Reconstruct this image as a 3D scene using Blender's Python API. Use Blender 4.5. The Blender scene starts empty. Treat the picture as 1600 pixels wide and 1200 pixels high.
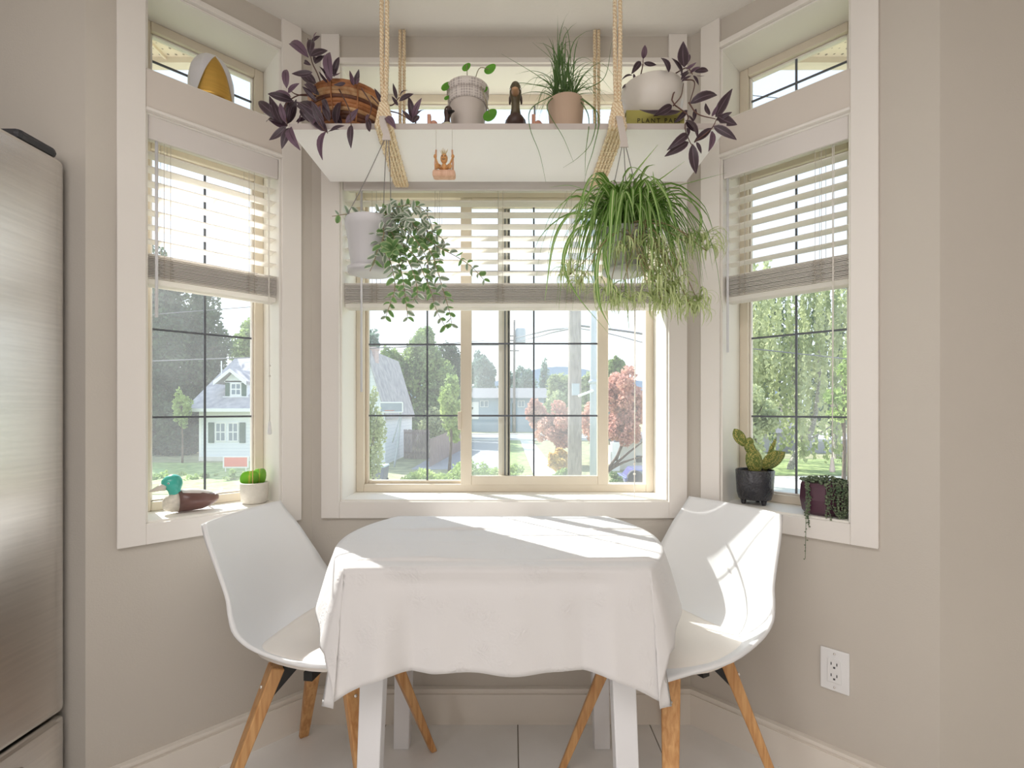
import bpy, bmesh, math, random
import numpy as np
from mathutils import Vector, Matrix, Euler, Quaternion

# ------------------------------------------------------------------ camera, sky, sun, added fill lights, exposure
scene = bpy.context.scene
COL = scene.collection
FPX, HX, HY, EYE = 758.0, 800.0, 639.0, 1.10          # focal length and horizon in pixels, eye height
cam_d = bpy.data.cameras.new('camera')
cam = bpy.data.objects.new('camera', cam_d)
COL.objects.link(cam)
cam.location = (0, 0, EYE)
cam.rotation_euler = (math.radians(90), 0, 0)
cam_d.sensor_width = 36.0
cam_d.lens = 36.0 * FPX / 1600.0
cam_d.shift_y = (HY - 600.0) / 1600.0
cam_d.clip_start = 0.02
cam_d.clip_end = 600
scene.camera = cam

world = bpy.data.worlds.new('sky')
scene.world = world
world.use_nodes = True
nt = world.node_tree
nt.nodes.clear()
wo = nt.nodes.new('ShaderNodeOutputWorld')
bg = nt.nodes.new('ShaderNodeBackground')
tc = nt.nodes.new('ShaderNodeTexCoord')
sp = nt.nodes.new('ShaderNodeSeparateXYZ')
rmp = nt.nodes.new('ShaderNodeValToRGB')
rmp.color_ramp.elements[0].position = 0.0
rmp.color_ramp.elements[0].color = (0.90, 0.95, 1.0, 1)
rmp.color_ramp.elements[1].position = 0.9
rmp.color_ramp.elements[1].color = (0.52, 0.70, 0.98, 1)
nt.links.new(tc.outputs['Generated'], sp.inputs[0])
nt.links.new(sp.outputs['Z'], rmp.inputs[0])
nt.links.new(rmp.outputs[0], bg.inputs['Color'])
nt.links.new(bg.outputs[0], wo.inputs[0])
bg.inputs['Strength'].default_value = 1.6

SUN_EL, SUN_AZ = math.radians(39.0), math.radians(45.0)   # from back left
sun_d = bpy.data.lights.new('sun', 'SUN')
sun_d.energy = 10.0
sun_d.angle = math.radians(0.6)
sun_d.color = (1.0, 0.965, 0.93)
sun = bpy.data.objects.new('sun', sun_d)
COL.objects.link(sun)
sdir = Vector((math.cos(SUN_EL) * math.sin(SUN_AZ), -math.cos(SUN_EL) * math.cos(SUN_AZ), -math.sin(SUN_EL)))
sun.rotation_euler = sdir.to_track_quat('-Z', 'Y').to_euler()
sun.location = (-6, 8, 9)

def area(name, loc, rot, sx, sy, energy, color):
    d = bpy.data.lights.new(name, 'AREA')
    d.shape = 'RECTANGLE'
    d.size, d.size_y, d.energy, d.color = sx, sy, energy, color
    o = bpy.data.objects.new(name, d)
    COL.objects.link(o)
    o.location, o.rotation_euler = loc, rot
    return o
# added fill lights behind the camera, standing for no real lamp or window
area('overhead_fill', (-0.3, -0.5, 2.38), (0, 0, 0), 1.8, 1.2, 23, (1.0, 0.965, 0.975))
area('rear_fill', (0.1, -2.3, 1.55), (math.radians(114), 0, 0), 3.2, 1.4, 9, (1.0, 0.97, 0.98))
area('left_fill', (-2.05, -0.9, 1.5), (math.radians(90), 0, math.radians(-90)), 1.8, 1.4, 17, (1.0, 0.97, 0.98))

scene.view_settings.view_transform = 'Standard'
scene.view_settings.look = 'None'
scene.view_settings.gamma = 1
scene.view_settings.use_curve_mapping = False
scene.view_settings.exposure = 0.0
scene.cycles.max_bounces = 10
scene.cycles.diffuse_bounces = 5
scene.cycles.transparent_max_bounces = 24
scene.cycles.sample_clamp_indirect = 6.0
scene.cycles.caustics_reflective = False
scene.cycles.caustics_refractive = False

# ------------------------------------------------------------------ helpers
rnd = random.Random(7)
def at(x, y, Y):
    return Vector(((x - HX) / FPX * Y, Y, EYE - (y - HY) / FPX * Y))

def lin(c):
    return tuple(((v / 255.0) / 12.92 if v / 255.0 <= 0.04045 else ((v / 255.0 + 0.055) / 1.055) ** 2.4) for v in c) + (1.0,)

def new_mat(name):
    m = bpy.data.materials.new(name)
    m.use_nodes = True
    t = m.node_tree
    b = t.nodes.get('Principled BSDF')
    return m, t, b

def mat(name, rgb, rough=0.5, var=0.06, scale=8.0, bump=0.0, bscale=60.0, metal=0.0, spec=None, stretch=None, coat=0.0, trans=0.0, rgb2=None):
    """plain procedural material: colour with soft noise variation and a fine bump"""
    m, t, b = new_mat(name)
    N, L = t.nodes, t.links
    tcn = N.new('ShaderNodeTexCoord')
    mp = N.new('ShaderNodeMapping')
    L.new(tcn.outputs['Object'], mp.inputs[0])
    if stretch: mp.inputs['Scale'].default_value = stretch
    nz = N.new('ShaderNodeTexNoise')
    nz.inputs['Scale'].default_value = scale
    nz.inputs['Detail'].default_value = 4
    L.new(mp.outputs[0], nz.inputs['Vector'])
    cr = N.new('ShaderNodeValToRGB')
    c = lin(rgb)
    d = lin(rgb2) if rgb2 else None
    cr.color_ramp.elements[0].position = 0.3
    cr.color_ramp.elements[1].position = 0.7
    cr.color_ramp.elements[0].color = tuple(max(0, v * (1 - var)) for v in c[:3]) + (1,)
    cr.color_ramp.elements[1].color = d if d else tuple(min(1, v * (1 + var)) for v in c[:3]) + (1,)
    L.new(nz.outputs['Fac'], cr.inputs[0])
    L.new(cr.outputs[0], b.inputs['Base Color'])
    b.inputs['Roughness'].default_value = rough
    b.inputs['Metallic'].default_value = metal
    if spec is not None: b.inputs['Specular IOR Level'].default_value = spec
    if coat: b.inputs['Coat Weight'].default_value = coat
    if bump:
        n2 = N.new('ShaderNodeTexNoise')
        n2.inputs['Scale'].default_value = bscale
        n2.inputs['Detail'].default_value = 3
        L.new(mp.outputs[0], n2.inputs['Vector'])
        bp = N.new('ShaderNodeBump')
        bp.inputs['Strength'].default_value = bump
        bp.inputs['Distance'].default_value = 0.01
        L.new(n2.outputs['Fac'], bp.inputs['Height'])
        L.new(bp.outputs[0], b.inputs['Normal'])
    if trans:
        tr = N.new('ShaderNodeBsdfTranslucent')
        L.new(cr.outputs[0], tr.inputs['Color'])
        mx = N.new('ShaderNodeMixShader')
        mx.inputs[0].default_value = trans
        out = N.get('Material Output')
        L.new(b.outputs[0], mx.inputs[1])
        L.new(tr.outputs[0], mx.inputs[2])
        L.new(mx.outputs[0], out.inputs[0])
    return m

def blade_mat(name, edge, mid, w0, w1, trans=0.35, rough=0.4, soft=0.06, noise=0.15):
    """leaf with a differently coloured stripe along its middle, by the UV across the leaf"""
    m, t, b = new_mat(name)
    N, L = t.nodes, t.links
    uv = N.new('ShaderNodeUVMap')
    s = N.new('ShaderNodeSeparateXYZ')
    L.new(uv.outputs[0], s.inputs[0])
    nz = N.new('ShaderNodeTexNoise'); nz.inputs['Scale'].default_value = 6
    L.new(uv.outputs[0], nz.inputs['Vector'])
    sub = N.new('ShaderNodeMath'); sub.operation = 'SUBTRACT'; sub.inputs[1].default_value = 0.5
    L.new(s.outputs['X'], sub.inputs[0])
    ab = N.new('ShaderNodeMath'); ab.operation = 'ABSOLUTE'
    L.new(sub.outputs[0], ab.inputs[0])
    ma = N.new('ShaderNodeMath'); ma.operation = 'MULTIPLY_ADD'; ma.inputs[1].default_value = noise; ma.inputs[2].default_value = -noise * 0.5
    L.new(nz.outputs['Fac'], ma.inputs[0])
    ad = N.new('ShaderNodeMath'); ad.operation = 'ADD'
    L.new(ab.outputs[0], ad.inputs[0]); L.new(ma.outputs[0], ad.inputs[1])
    cr = N.new('ShaderNodeValToRGB')
    e = cr.color_ramp.elements
    e[0].position = w0; e[0].color = lin(mid)
    e[1].position = w0 + soft; e[1].color = lin(edge)
    if w1:
        k = e.new(w1); k.color = lin(edge)
        k = e.new(min(0.5, w1 + soft)); k.color = lin(mid)
    L.new(ad.outputs[0], cr.inputs[0])
    L.new(cr.outputs[0], b.inputs['Base Color'])
    b.inputs['Roughness'].default_value = rough
    tr = N.new('ShaderNodeBsdfTranslucent')
    L.new(cr.outputs[0], tr.inputs['Color'])
    mx = N.new('ShaderNodeMixShader'); mx.inputs[0].default_value = trans
    L.new(b.outputs[0], mx.inputs[1]); L.new(tr.outputs[0], mx.inputs[2])
    L.new(mx.outputs[0], N.get('Material Output').inputs[0])
    return m

def wood_mat(name, rgb, rgb2, rough=0.45, scale=(30, 30, 2.5)):
    m, t, b = new_mat(name)
    N, L = t.nodes, t.links
    tcn = N.new('ShaderNodeTexCoord'); mp = N.new('ShaderNodeMapping')
    mp.inputs['Scale'].default_value = scale
    L.new(tcn.outputs['Object'], mp.inputs[0])
    nz = N.new('ShaderNodeTexNoise'); nz.inputs['Scale'].default_value = 3; nz.inputs['Detail'].default_value = 6
    nz.inputs['Distortion'].default_value = 0.6
    L.new(mp.outputs[0], nz.inputs['Vector'])
    cr = N.new('ShaderNodeValToRGB')
    cr.color_ramp.elements[0].position = 0.32; cr.color_ramp.elements[0].color = lin(rgb2)
    cr.color_ramp.elements[1].position = 0.68; cr.color_ramp.elements[1].color = lin(rgb)
    L.new(nz.outputs['Fac'], cr.inputs[0]); L.new(cr.outputs[0], b.inputs['Base Color'])
    b.inputs['Roughness'].default_value = rough
    return m

def glass_mat(name, haze):
    """window pane: clear, with a weak mirror reflection and a film of dust"""
    m, t, b = new_mat(name)
    N, L = t.nodes, t.links
    N.remove(b)
    out = N.get('Material Output')
    tr = N.new('ShaderNodeBsdfTransparent'); tr.inputs[0].default_value = (0.97, 0.985, 0.98, 1)
    gl = N.new('ShaderNodeBsdfGlossy'); gl.inputs['Roughness'].default_value = 0.0
    lw = N.new('ShaderNodeLayerWeight'); lw.inputs['Blend'].default_value = 0.5
    pw = N.new('ShaderNodeMath'); pw.operation = 'POWER'; pw.inputs[1].default_value = 4.0
    L.new(lw.outputs['Facing'], pw.inputs[0])
    fr = N.new('ShaderNodeMath'); fr.operation = 'MULTIPLY_ADD'; fr.inputs[1].default_value = 0.5; fr.inputs[2].default_value = 0.02
    L.new(pw.outputs[0], fr.inputs[0])
    m1 = N.new('ShaderNodeMixShader')
    L.new(fr.outputs[0], m1.inputs[0]); L.new(tr.outputs[0], m1.inputs[1]); L.new(gl.outputs[0], m1.inputs[2])
    du = N.new('ShaderNodeBsdfTranslucent'); du.inputs[0].default_value = (0.93, 0.96, 1.0, 1)
    tcn = N.new('ShaderNodeTexCoord')
    nz = N.new('ShaderNodeTexNoise'); nz.inputs['Scale'].default_value = 5; nz.inputs['Detail'].default_value = 8
    L.new(tcn.outputs['Object'], nz.inputs['Vector'])
    mr = N.new('ShaderNodeMapRange')
    mr.inputs['From Min'].default_value = 0.3; mr.inputs['From Max'].default_value = 0.7
    mr.inputs['To Min'].default_value = haze * 0.75; mr.inputs['To Max'].default_value = haze * 1.25
    L.new(nz.outputs['Fac'], mr.inputs['Value'])
    m2 = N.new('ShaderNodeMixShader')
    L.new(mr.outputs[0], m2.inputs[0]); L.new(m1.outputs[0], m2.inputs[1]); L.new(du.outputs[0], m2.inputs[2])
    L.new(m2.outputs[0], out.inputs[0])
    return m

class MB:
    """collects geometry and builds ONE mesh object"""
    def __init__(self):
        self.v, self.f, self.uv = [], [], []
    def add(self, vs, fs, uvs=None):
        o = len(self.v)
        self.v += [tuple(p) for p in vs]
        self.f += [tuple(i + o for i in q) for q in fs]
        self.uv += list(uvs) if uvs is not None else [(0.5, 0.5)] * len(vs)
        return self
    def box(self, x0, x1, y0, y1, z0, z1, M=None):
        vs = [Vector(p) for p in ((x0,y0,z0),(x1,y0,z0),(x1,y1,z0),(x0,y1,z0),(x0,y0,z1),(x1,y0,z1),(x1,y1,z1),(x0,y1,z1))]
        if M is not None: vs = [M @ p for p in vs]
        return self.add(vs, [(0,3,2,1),(4,5,6,7),(0,1,5,4),(1,2,6,5),(2,3,7,6),(3,0,4,7)])
    def hexa(self, b, t):
        """solid from a bottom quad and a top quad"""
        return self.add(list(b) + list(t), [(0,3,2,1),(4,5,6,7),(0,1,5,4),(1,2,6,5),(2,3,7,6),(3,0,4,7)])
    def loft(self, rings, cap=True, closed=True):
        n = len(rings[0]); vs = [p for r in rings for p in r]; fs = []
        for i in range(len(rings) - 1):
            for j in range(n if closed else n - 1):
                k = (j + 1) % n
                fs.append((i*n+j, i*n+k, (i+1)*n+k, (i+1)*n+j))
        if cap and closed:
            fs.append(tuple(range(n - 1, -1, -1)))
            fs.append(tuple((len(rings) - 1) * n + j for j in range(n)))
        return self.add(vs, fs)
    def tube(self, path, r, n=6, cap=True):
        path = [Vector(p) for p in path]
        rs = r if isinstance(r, (list, tuple)) else [r] * len(path)
        rings, up = [], None
        for i, p in enumerate(path):
            d = (path[min(i + 1, len(path) - 1)] - path[max(i - 1, 0)])
            if d.length < 1e-9: d = Vector((0, 0, 1))
            d.normalize()
            if up is None:
                up = Vector((1, 0, 0)) if abs(d.x) < 0.8 else Vector((0, 1, 0))
            a = (up - d * up.dot(d)).normalized(); b = d.cross(a); up = a
            rings.append([p + (a * math.cos(2*math.pi*k/n) + b * math.sin(2*math.pi*k/n)) * rs[i] for k in range(n)])
        return self.loft(rings, cap)
    def lathe(self, prof, c=(0,0,0), n=28, cap=True, sx=1.0, sy=1.0):
        c = Vector(c)
        rings = [[c + Vector((r*sx*math.cos(2*math.pi*k/n), r*sy*math.sin(2*math.pi*k/n), z)) for k in range(n)] for r, z in prof]
        return self.loft(rings, cap)
    def ball(self, c, r, n=10, m=7, sx=1, sy=1, sz=1, M=None):
        c = Vector(c)
        rings = []
        for i in range(m + 1):
            a = -math.pi/2 + math.pi*i/m
            rr = max(1e-4, math.cos(a))
            rings.append([Vector((r*sx*rr*math.cos(2*math.pi*k/n), r*sy*rr*math.sin(2*math.pi*k/n), r*sz*math.sin(a))) for k in range(n)])
        if M is not None: rings = [[M @ p for p in q] for q in rings]
        rings = [[c + p for p in q] for q in rings]
        return self.loft(rings)
    def ribbon(self, path, widths, normal, fold=0.25):
        """leaf blade along a path; three points across, UV x across and y along"""
        path = [Vector(p) for p in path]; n = len(path); vs, uvs, fs = [], [], []
        for i, p in enumerate(path):
            d = (path[min(i+1, n-1)] - path[max(i-1, 0)]).normalized()
            s = d.cross(Vector(normal))
            s = s.normalized() if s.length > 1e-6 else Vector((1, 0, 0))
            up = s.cross(d)
            w = widths[i] * 0.5
            vs += [p - s*w + up*w*fold, p, p + s*w + up*w*fold]
            v = i / (n - 1)
            uvs += [(0, v), (0.5, v), (1, v)]
            if i:
                o = 3 * (i - 1)
                fs += [(o, o+1, o+4, o+3), (o+1, o+2, o+5, o+4)]
        return self.add(vs, fs, uvs)
    def mesh(self, name, m=None, smooth=True):
        me = bpy.data.meshes.new(name)
        me.from_pydata(self.v, [], self.f)
        uvl = me.uv_layers.new(name='UVMap')
        idx = np.empty(len(me.loops), dtype=np.int32)
        me.loops.foreach_get('vertex_index', idx)
        uvl.data.foreach_set('uv', np.array(self.uv, dtype=np.float32)[idx].ravel())
        if m is not None: me.materials.append(m)
        if smooth: me.polygons.foreach_set('use_smooth', [True] * len(me.polygons))
        me.update()
        return me
    def build(self, name, m, parent=None, smooth=False, bevel=0.0, solid=0.0, subd=0, auto=True):
        me = self.mesh(name, m, smooth)
        o = link(name, me, parent)
        if solid:
            md = o.modifiers.new('solidify', 'SOLIDIFY'); md.thickness = solid; md.offset = 0
        if bevel:
            md = o.modifiers.new('bevel', 'BEVEL'); md.width = bevel; md.segments = 2; md.limit_method = 'ANGLE'
        if subd:
            md = o.modifiers.new('subsurf', 'SUBSURF'); md.levels = subd; md.render_levels = subd
        return o

def root_matrix(o):
    M = o.matrix_basis.copy()
    if o.parent: M = root_matrix(o.parent) @ o.matrix_parent_inverse @ M
    return M
def link(name, data, parent=None, M=None):
    o = bpy.data.objects.new(name, data)
    COL.objects.link(o)
    if M is not None: o.matrix_basis = M
    if parent is not None:
        o.parent = parent
        o.matrix_parent_inverse = root_matrix(parent).inverted()
    return o
def tag(o, label, cat, group=None, kind=None):
    o['label'] = label; o['category'] = cat
    if group: o['group'] = group
    if kind: o['kind'] = kind
    return o
def thing(name, label, cat, loc=(0,0,0), group=None):
    o = bpy.data.objects.new(name, None)
    o.empty_display_size = 0.05
    COL.objects.link(o)
    o.location = loc
    return tag(o, label, cat, group)
def struct(o):
    o['kind'] = 'structure'
    return o
def struct_root(name, loc=(0,0,0)):
    o = bpy.data.objects.new(name, None); o.empty_display_size = 0.05
    COL.objects.link(o); o.location = loc
    return struct(o)
def copy_tree(o):
    c = o.copy(); COL.objects.link(c)
    for ch in list(o.children):
        k = ch.copy(); COL.objects.link(k); k.parent = c; k.matrix_parent_inverse = ch.matrix_parent_inverse.copy()
        for g in ch.children:
            q = g.copy(); COL.objects.link(q); q.parent = k; q.matrix_parent_inverse = g.matrix_parent_inverse.copy()
    return c
def crom(pts, n):
    """smooth curve through points"""
    P = [Vector(p) for p in pts]
    if len(P) < 3:
        return [P[0].lerp(P[-1], i / n) for i in range(n + 1)]
    P = [P[0]*2 - P[1]] + P + [P[-1]*2 - P[-2]]
    out, segs = [], len(P) - 3
    for i in range(n + 1):
        t = i / n * segs; k = min(int(t), segs - 1); t -= k
        a, b, c, d = P[k:k+4]
        out.append(0.5 * ((b*2) + (c-a)*t + (a*2-b*5+c*4-d)*t*t + (b*3-a-c*3+d)*t*t*t))
    return out

# local frames of the three bay walls: u along the wall, n outwards, z up
S2 = math.sqrt(0.5)
XL, XR, YB = -0.704, 0.628, 1.706
class Frame:
    def __init__(self, o, u, n):
        self.o, self.u, self.n = Vector(o), Vector(u), Vector(n)
    def p(self, u, n, z):
        return self.o + self.u*u + self.n*n + Vector((0, 0, z))
    def box(self, mb, u0, u1, n0, n1, z0, z1, m0=0.0, m1=0.0):
        q = lambda z: [self.p(u0 - m0*n0, n0, z), self.p(u1 + m1*n0, n0, z), self.p(u1 + m1*n1, n1, z), self.p(u0 - m0*n1, n1, z)]
        b, t = q(z0), q(z1)
        if self.u.cross(self.n).z < 0:
            b.reverse(); t.reverse()
        mb.hexa(b, t)
        return mb
    def M(self, u, n, z):
        return Matrix.Translation(self.p(u, n, z)) @ Matrix((( self.u.x, self.n.x, 0), (self.u.y, self.n.y, 0), (0, 0, 1))).to_4x4()
FB = Frame((XL, YB, 0), (1, 0, 0), (0, 1, 0))
FL = Frame((XL, YB, 0), (-S2, -S2, 0), (-S2, S2, 0))
FR = Frame((XR, YB, 0), (S2, -S2, 0), (S2, S2, 0))

# ------------------------------------------------------------------ materials
M_wall = mat('painted_wall', (206, 199, 189), 0.85, 0.015, 3, 0.05, 220)
M_trim = mat('trim_paint', (240, 235, 229), 0.45, 0.01, 4, 0.02, 120)
M_panel = mat('panel_paint', (222, 213, 204), 0.6, 0.012, 4)
M_reveal = mat('reveal_paint', (244, 241, 234), 0.5, 0.01, 4)
M_vinyl = mat('almond_vinyl', (226, 215, 197), 0.4, 0.015, 5)
M_muntin = mat('grille_metal', (96, 100, 108), 0.4, 0.05, 20)
M_glass = glass_mat('dusty_window_glass', 0.045)
M_ceil = mat('ceiling_paint', (240, 237, 231), 0.9, 0.01, 4, 0.1, 90)
M_tile = mat('floor_tile', (238, 236, 232), 0.3, 0.03, 5, rgb2=(246, 244, 241))
M_grout = mat('grout', (150, 140, 128), 0.9)
M_base = mat('baseboard_paint', (236, 229, 219), 0.45, 0.01, 4)
M_slat = mat('blind_slat', (251, 248, 244), 0.5, 0.008, 6, trans=0.55)
M_cord = mat('blind_cord', (205, 198, 188), 0.7)
M_valance = mat('blind_valance', (226, 220, 216), 0.5, 0.01, 6)
M_wand = mat('blind_wand', (226, 226, 230), 0.3, 0.01)
M_white = mat('white_plastic', (240, 240, 240), 0.35, 0.01, 5)
M_shelf = mat('shelf_paint', (250, 248, 248), 0.4, 0.01, 5)
M_shelf_edge = mat('shelf_edge_band', (200, 190, 184), 0.5, 0.02, 8)
M_soil = mat('potting_soil', (58, 44, 34), 0.95, 0.3, 80, 0.6, 120)
M_steel = mat('brushed_steel', (232, 229, 225), 0.26, 0.05, 5, 0.03, 40, metal=1.0, stretch=(1, 1, 30))
M_dark = mat('dark_plastic', (60, 60, 64), 0.5)
# ------------------------------------------------------------------ room shell
TH = 0.20
Z_SILL, Z_TOP, Z_T0, Z_T1, Z_CEIL = 0.776, 1.943, 2.060, 2.310, 2.410
LB, LL, LR = XR - XL, 0.599, 0.659
MIT = math.tan(math.radians(22.5))
def bay_wall(name, F, length, u0, u1, m0, m1):
    mb = MB()
    top = 2.62
    F.box(mb, 0, u0, 0, TH, 0, top, m0, 0)
    F.box(mb, u1, length, 0, TH, 0, top, 0, m1)
    F.box(mb, u0, u1, 0, TH, 0, Z_SILL)
    F.box(mb, u0, u1, 0, TH, Z_TOP, Z_T0)
    F.box(mb, u0, u1, 0, TH, Z_T1, top)
    return struct(mb.build(name, M_wall))
OB, OL, OR = (0.101, 1.252), (0.104, 0.4716), (0.105, 0.470)
bay_wall('wall_bay_back', FB, LB, OB[0], OB[1], MIT, MIT)
bay_wall('wall_bay_left', FL, LL, OL[0], OL[1], MIT, 0)
bay_wall('wall_bay_right', FR, LR, OR[0], OR[1], MIT, 0)
YL, YR = 1.2825, 1.240
XLE, XRE = XL - LL * S2, XR + LR * S2
struct(MB().box(-2.3, XLE, YL, YL + 0.2, 0, 2.62).build('wall_return_left', M_wall))
struct(MB().box(XRE, 2.4, YR, YR + 0.2, 0, 2.62).build('wall_return_right', M_wall))
struct(MB().box(-2.3, -2.1, -2.6, YL, 0, 2.62).build('wall_left', M_wall))
struct(MB().box(2.2, 2.4, -2.6, YR, 0, 2.62).build('wall_right', M_wall))
struct(MB().box(-2.3, 2.4, -2.8, -2.6, 0, 2.62).build('wall_rear', M_wall))
# ceiling: plate over kitchen and bay
c = MB()
c.add([(-2.3, -2.8, Z_CEIL), (2.4, -2.8, Z_CEIL), (2.4, YR + .05, Z_CEIL), (XRE, YR + .05, Z_CEIL), (XR + .05, YB + .05, Z_CEIL), (XL - .05, YB + .05, Z_CEIL), (XLE, YL + .05, Z_CEIL), (-2.3, YL + .05, Z_CEIL),
       (-2.3, -2.8, 2.6), (2.4, -2.8, 2.6), (2.4, YR + .05, 2.6), (XRE, YR + .05, 2.6), (XR + .05, YB + .05, 2.6), (XL - .05, YB + .05, 2.6), (XLE, YL + .05, 2.6), (-2.3, YL + .05, 2.6)],
      [tuple(range(8)), tuple(range(15, 7, -1))] + [(i, i + 8, (i + 1) % 8 + 8, (i + 1) % 8) for i in range(8)])
struct(c.build('ceiling', M_ceil))
# floor: grout bed with single tiles
fl = struct(MB().box(-2.3, 2.4, -2.8, 2.0, -0.12, -0.004).build('floor', M_grout))
tw, td, gp = 0.46, 0.46, 0.004
tile_me = None
for ix in range(10):
    for iy in range(10):
        x0, y1 = -2.28 + ix * tw, 1.70 - iy * td
        if y1 - td < -2.7: continue
        if tile_me is None:
            bmx = MB().box(-tw/2 + gp/2, tw/2 - gp/2, -td/2 + gp/2, td/2 - gp/2, -0.006, 0.0)
            tile_me = bmx.mesh('tile', M_tile, False)
        link('tile', tile_me, fl, Matrix.Translation((x0 + tw/2, y1 - td/2, 0)))

# baseboards
def baseboard(name, F, u0, u1, m0, m1):
    mb = MB()
    F.box(mb, u0, u1, -0.016, 0, 0.0, 0.105, m0, m1)
    F.box(mb, u0, u1, -0.012, 0, 0.105, 0.116, m0, m1)
    F.box(mb, u0, u1, -0.019, 0, 0.116, 0.126, m0, m1)
    return struct(mb.build(name, M_base))
baseboard('baseboard_back', FB, 0, LB, MIT, MIT)
baseboard('baseboard_left', FL, 0, LL, MIT, 0)
baseboard('baseboard_right', FR, 0, LR, MIT, 0)

# casings
CW = 0.064
def casing(num, F, u0, u1):
    r = struct_root('trim_%d' % num, F.p((u0 + u1) / 2, 0, Z_SILL))
    def b(name, m, *a):
        F.box(mb := MB(), *a); mb.build(name, m, r, bevel=0.002)
    b('casing_board', M_trim, u0 - CW, u0, -0.013, 0, Z_SILL - 0.058, Z_CEIL)
    b('casing_board', M_trim, u1, u1 + CW, -0.013, 0, Z_SILL - 0.058, Z_CEIL)
    b('casing_board', M_trim, u0, u1, -0.013, 0, Z_SILL - 0.058, Z_SILL)
    b('rail_panel', M_panel, u0, u1, -0.010, 0, Z_TOP + 0.008, Z_T0)
    b('bead', M_trim, u0, u1, -0.016, 0, Z_TOP - 0.001, Z_TOP + 0.008)
    b('bead', M_trim, u0, u1, -0.013, 0, Z_T1, Z_T1 + 0.018)
casing(1, FB, *OB); casing(2, FL, *OL); casing(3, FR, *OR)

# windows
NF, NG = 0.150, 0.175
FW = 0.035
def liner(root, F, u0, u1, z0, z1):
    t = 0.006
    for name, a in (('jamb_liner', (u0, u0 + t, 0, TH - .01, z0, z1)), ('jamb_liner', (u1 - t, u1, 0, TH - .01, z0, z1)),
                    ('head_liner', (u0 + t, u1 - t, 0, TH - .01, z1 - t, z1)), ('sill_board', (u0 + t, u1 - t, -0.002, TH - .01, z0, z0 + t))):
        F.box(mb := MB(), *a); mb.build(name, M_reveal, root)
def frame_bars(root, F, u0, u1, z0, z1, n0, n1, w, name, m=M_vinyl):
    for a in ((u0, u0 + w, n0, n1, z0, z1), (u1 - w, u1, n0, n1, z0, z1), (u0 + w, u1 - w, n0, n1, z0, z0 + w), (u0 + w, u1 - w, n0, n1, z1 - w, z1)):
        F.box(mb := MB(), *a); mb.build(name, m, root, bevel=0.003)
def pane(root, F, u0, u1, z0, z1, n, m=None):
    F.box(mb := MB(), u0, u1, n, n + 0.003, z0, z1); mb.build('glass_pane', m or M_glass, root)
def bars(root, F, us, zs, u0, u1, z0, z1, n, w=0.0065):
    for u in us:
        F.box(mb := MB(), u - w/2, u + w/2, n - 0.008, n - 0.003, z0, z1); mb.build('muntin', M_muntin, root)
    for z in zs:
        F.box(mb := MB(), u0, u1, n - 0.0075, n - 0.0035, z - w/2, z + w/2); mb.build('muntin', M_muntin, root)
MZ = (1.074, 1.350, 1.626)
def window(num, F, u0, u1, z0, z1, mz, mu=None):
    r = struct_root('window_%d' % num, F.p((u0 + u1) / 2, 0.1, z0))
    liner(r, F, u0, u1, z0, z1)
    frame_bars(r, F, u0 + .006, u1 - .006, z0 + .006, z1 - .006, NF, TH, FW - .006, 'frame_bar')
    g0, g1, h0, h1 = u0 + FW, u1 - FW, z0 + FW, z1 - FW
    frame_bars(r, F, g0, g1, h0, h1, NG - .010, NG + .010, 0.006, 'glazing_bead', M_trim)
    pane(r, F, g0, g1, h0, h1, NG)
    bars(r, F, mu or [(g0 + g1) / 2], mz, g0, g1, h0, h1, NG)
    return r
window(2, FL, OL[0], OL[1], Z_SILL, Z_TOP, MZ)
window(3, FR, OR[0], OR[1], Z_SILL, Z_TOP, MZ)
window(4, FB, OB[0], OB[1], Z_T0, Z_T1, (2.19,), [OB[0] + (OB[1] - OB[0]) * k for k in (.2, .4, .6, .8)])
window(5, FL, OL[0], OL[1], Z_T0, Z_T1, (2.19,))
window(6, FR, OR[0], OR[1], Z_T0, Z_T1, (2.19,))
# the wide main window with its sliding sash
u0, u1 = OB
r = struct_root('window_1', FB.p((u0 + u1) / 2, 0.1, Z_SILL))
liner(r, FB, u0, u1, Z_SILL, Z_TOP)
frame_bars(r, FB, u0 + .006, u1 - .006, Z_SILL + .006, Z_TOP - .006, NF, TH, 0.030, 'frame_bar')
def ux(px, Y): return (px - HX) / FPX * Y - XL
zb, zt = Z_SILL + .036, Z_TOP - .036
Yg, Ys = YB + 0.180, YB + 0.158
# fixed left light
gl0, gl1 = ux(566, Yg), ux(797, Yg)
frame_bars(r, FB, u0 + .036, gl1, zb, zt, 0.172, 0.190, 0.012, 'fixed_sash_bar')
FB.box(mb := MB(), gl1 - .045, gl1, 0.172, 0.190, zb, zt); mb.build('meeting_stile', M_vinyl, r, bevel=.003)
FB.box(mb := MB(), gl1 - .022, gl1 - .017, 0.170, 0.173, zb, zt); mb.build('weather_strip', M_muntin, r)
pane(r, FB, gl0, gl1 - .045, zb + .012, zt - .012, 0.181)
bars(r, FB, [ux(668, Yg)], MZ, gl0, gl1 - .045, zb + .012, zt - .012, 0.182)
# right fixed light behind the sash
pane(r, FB, gl1, u1 - .036, zb, zt, 0.186)
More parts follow.
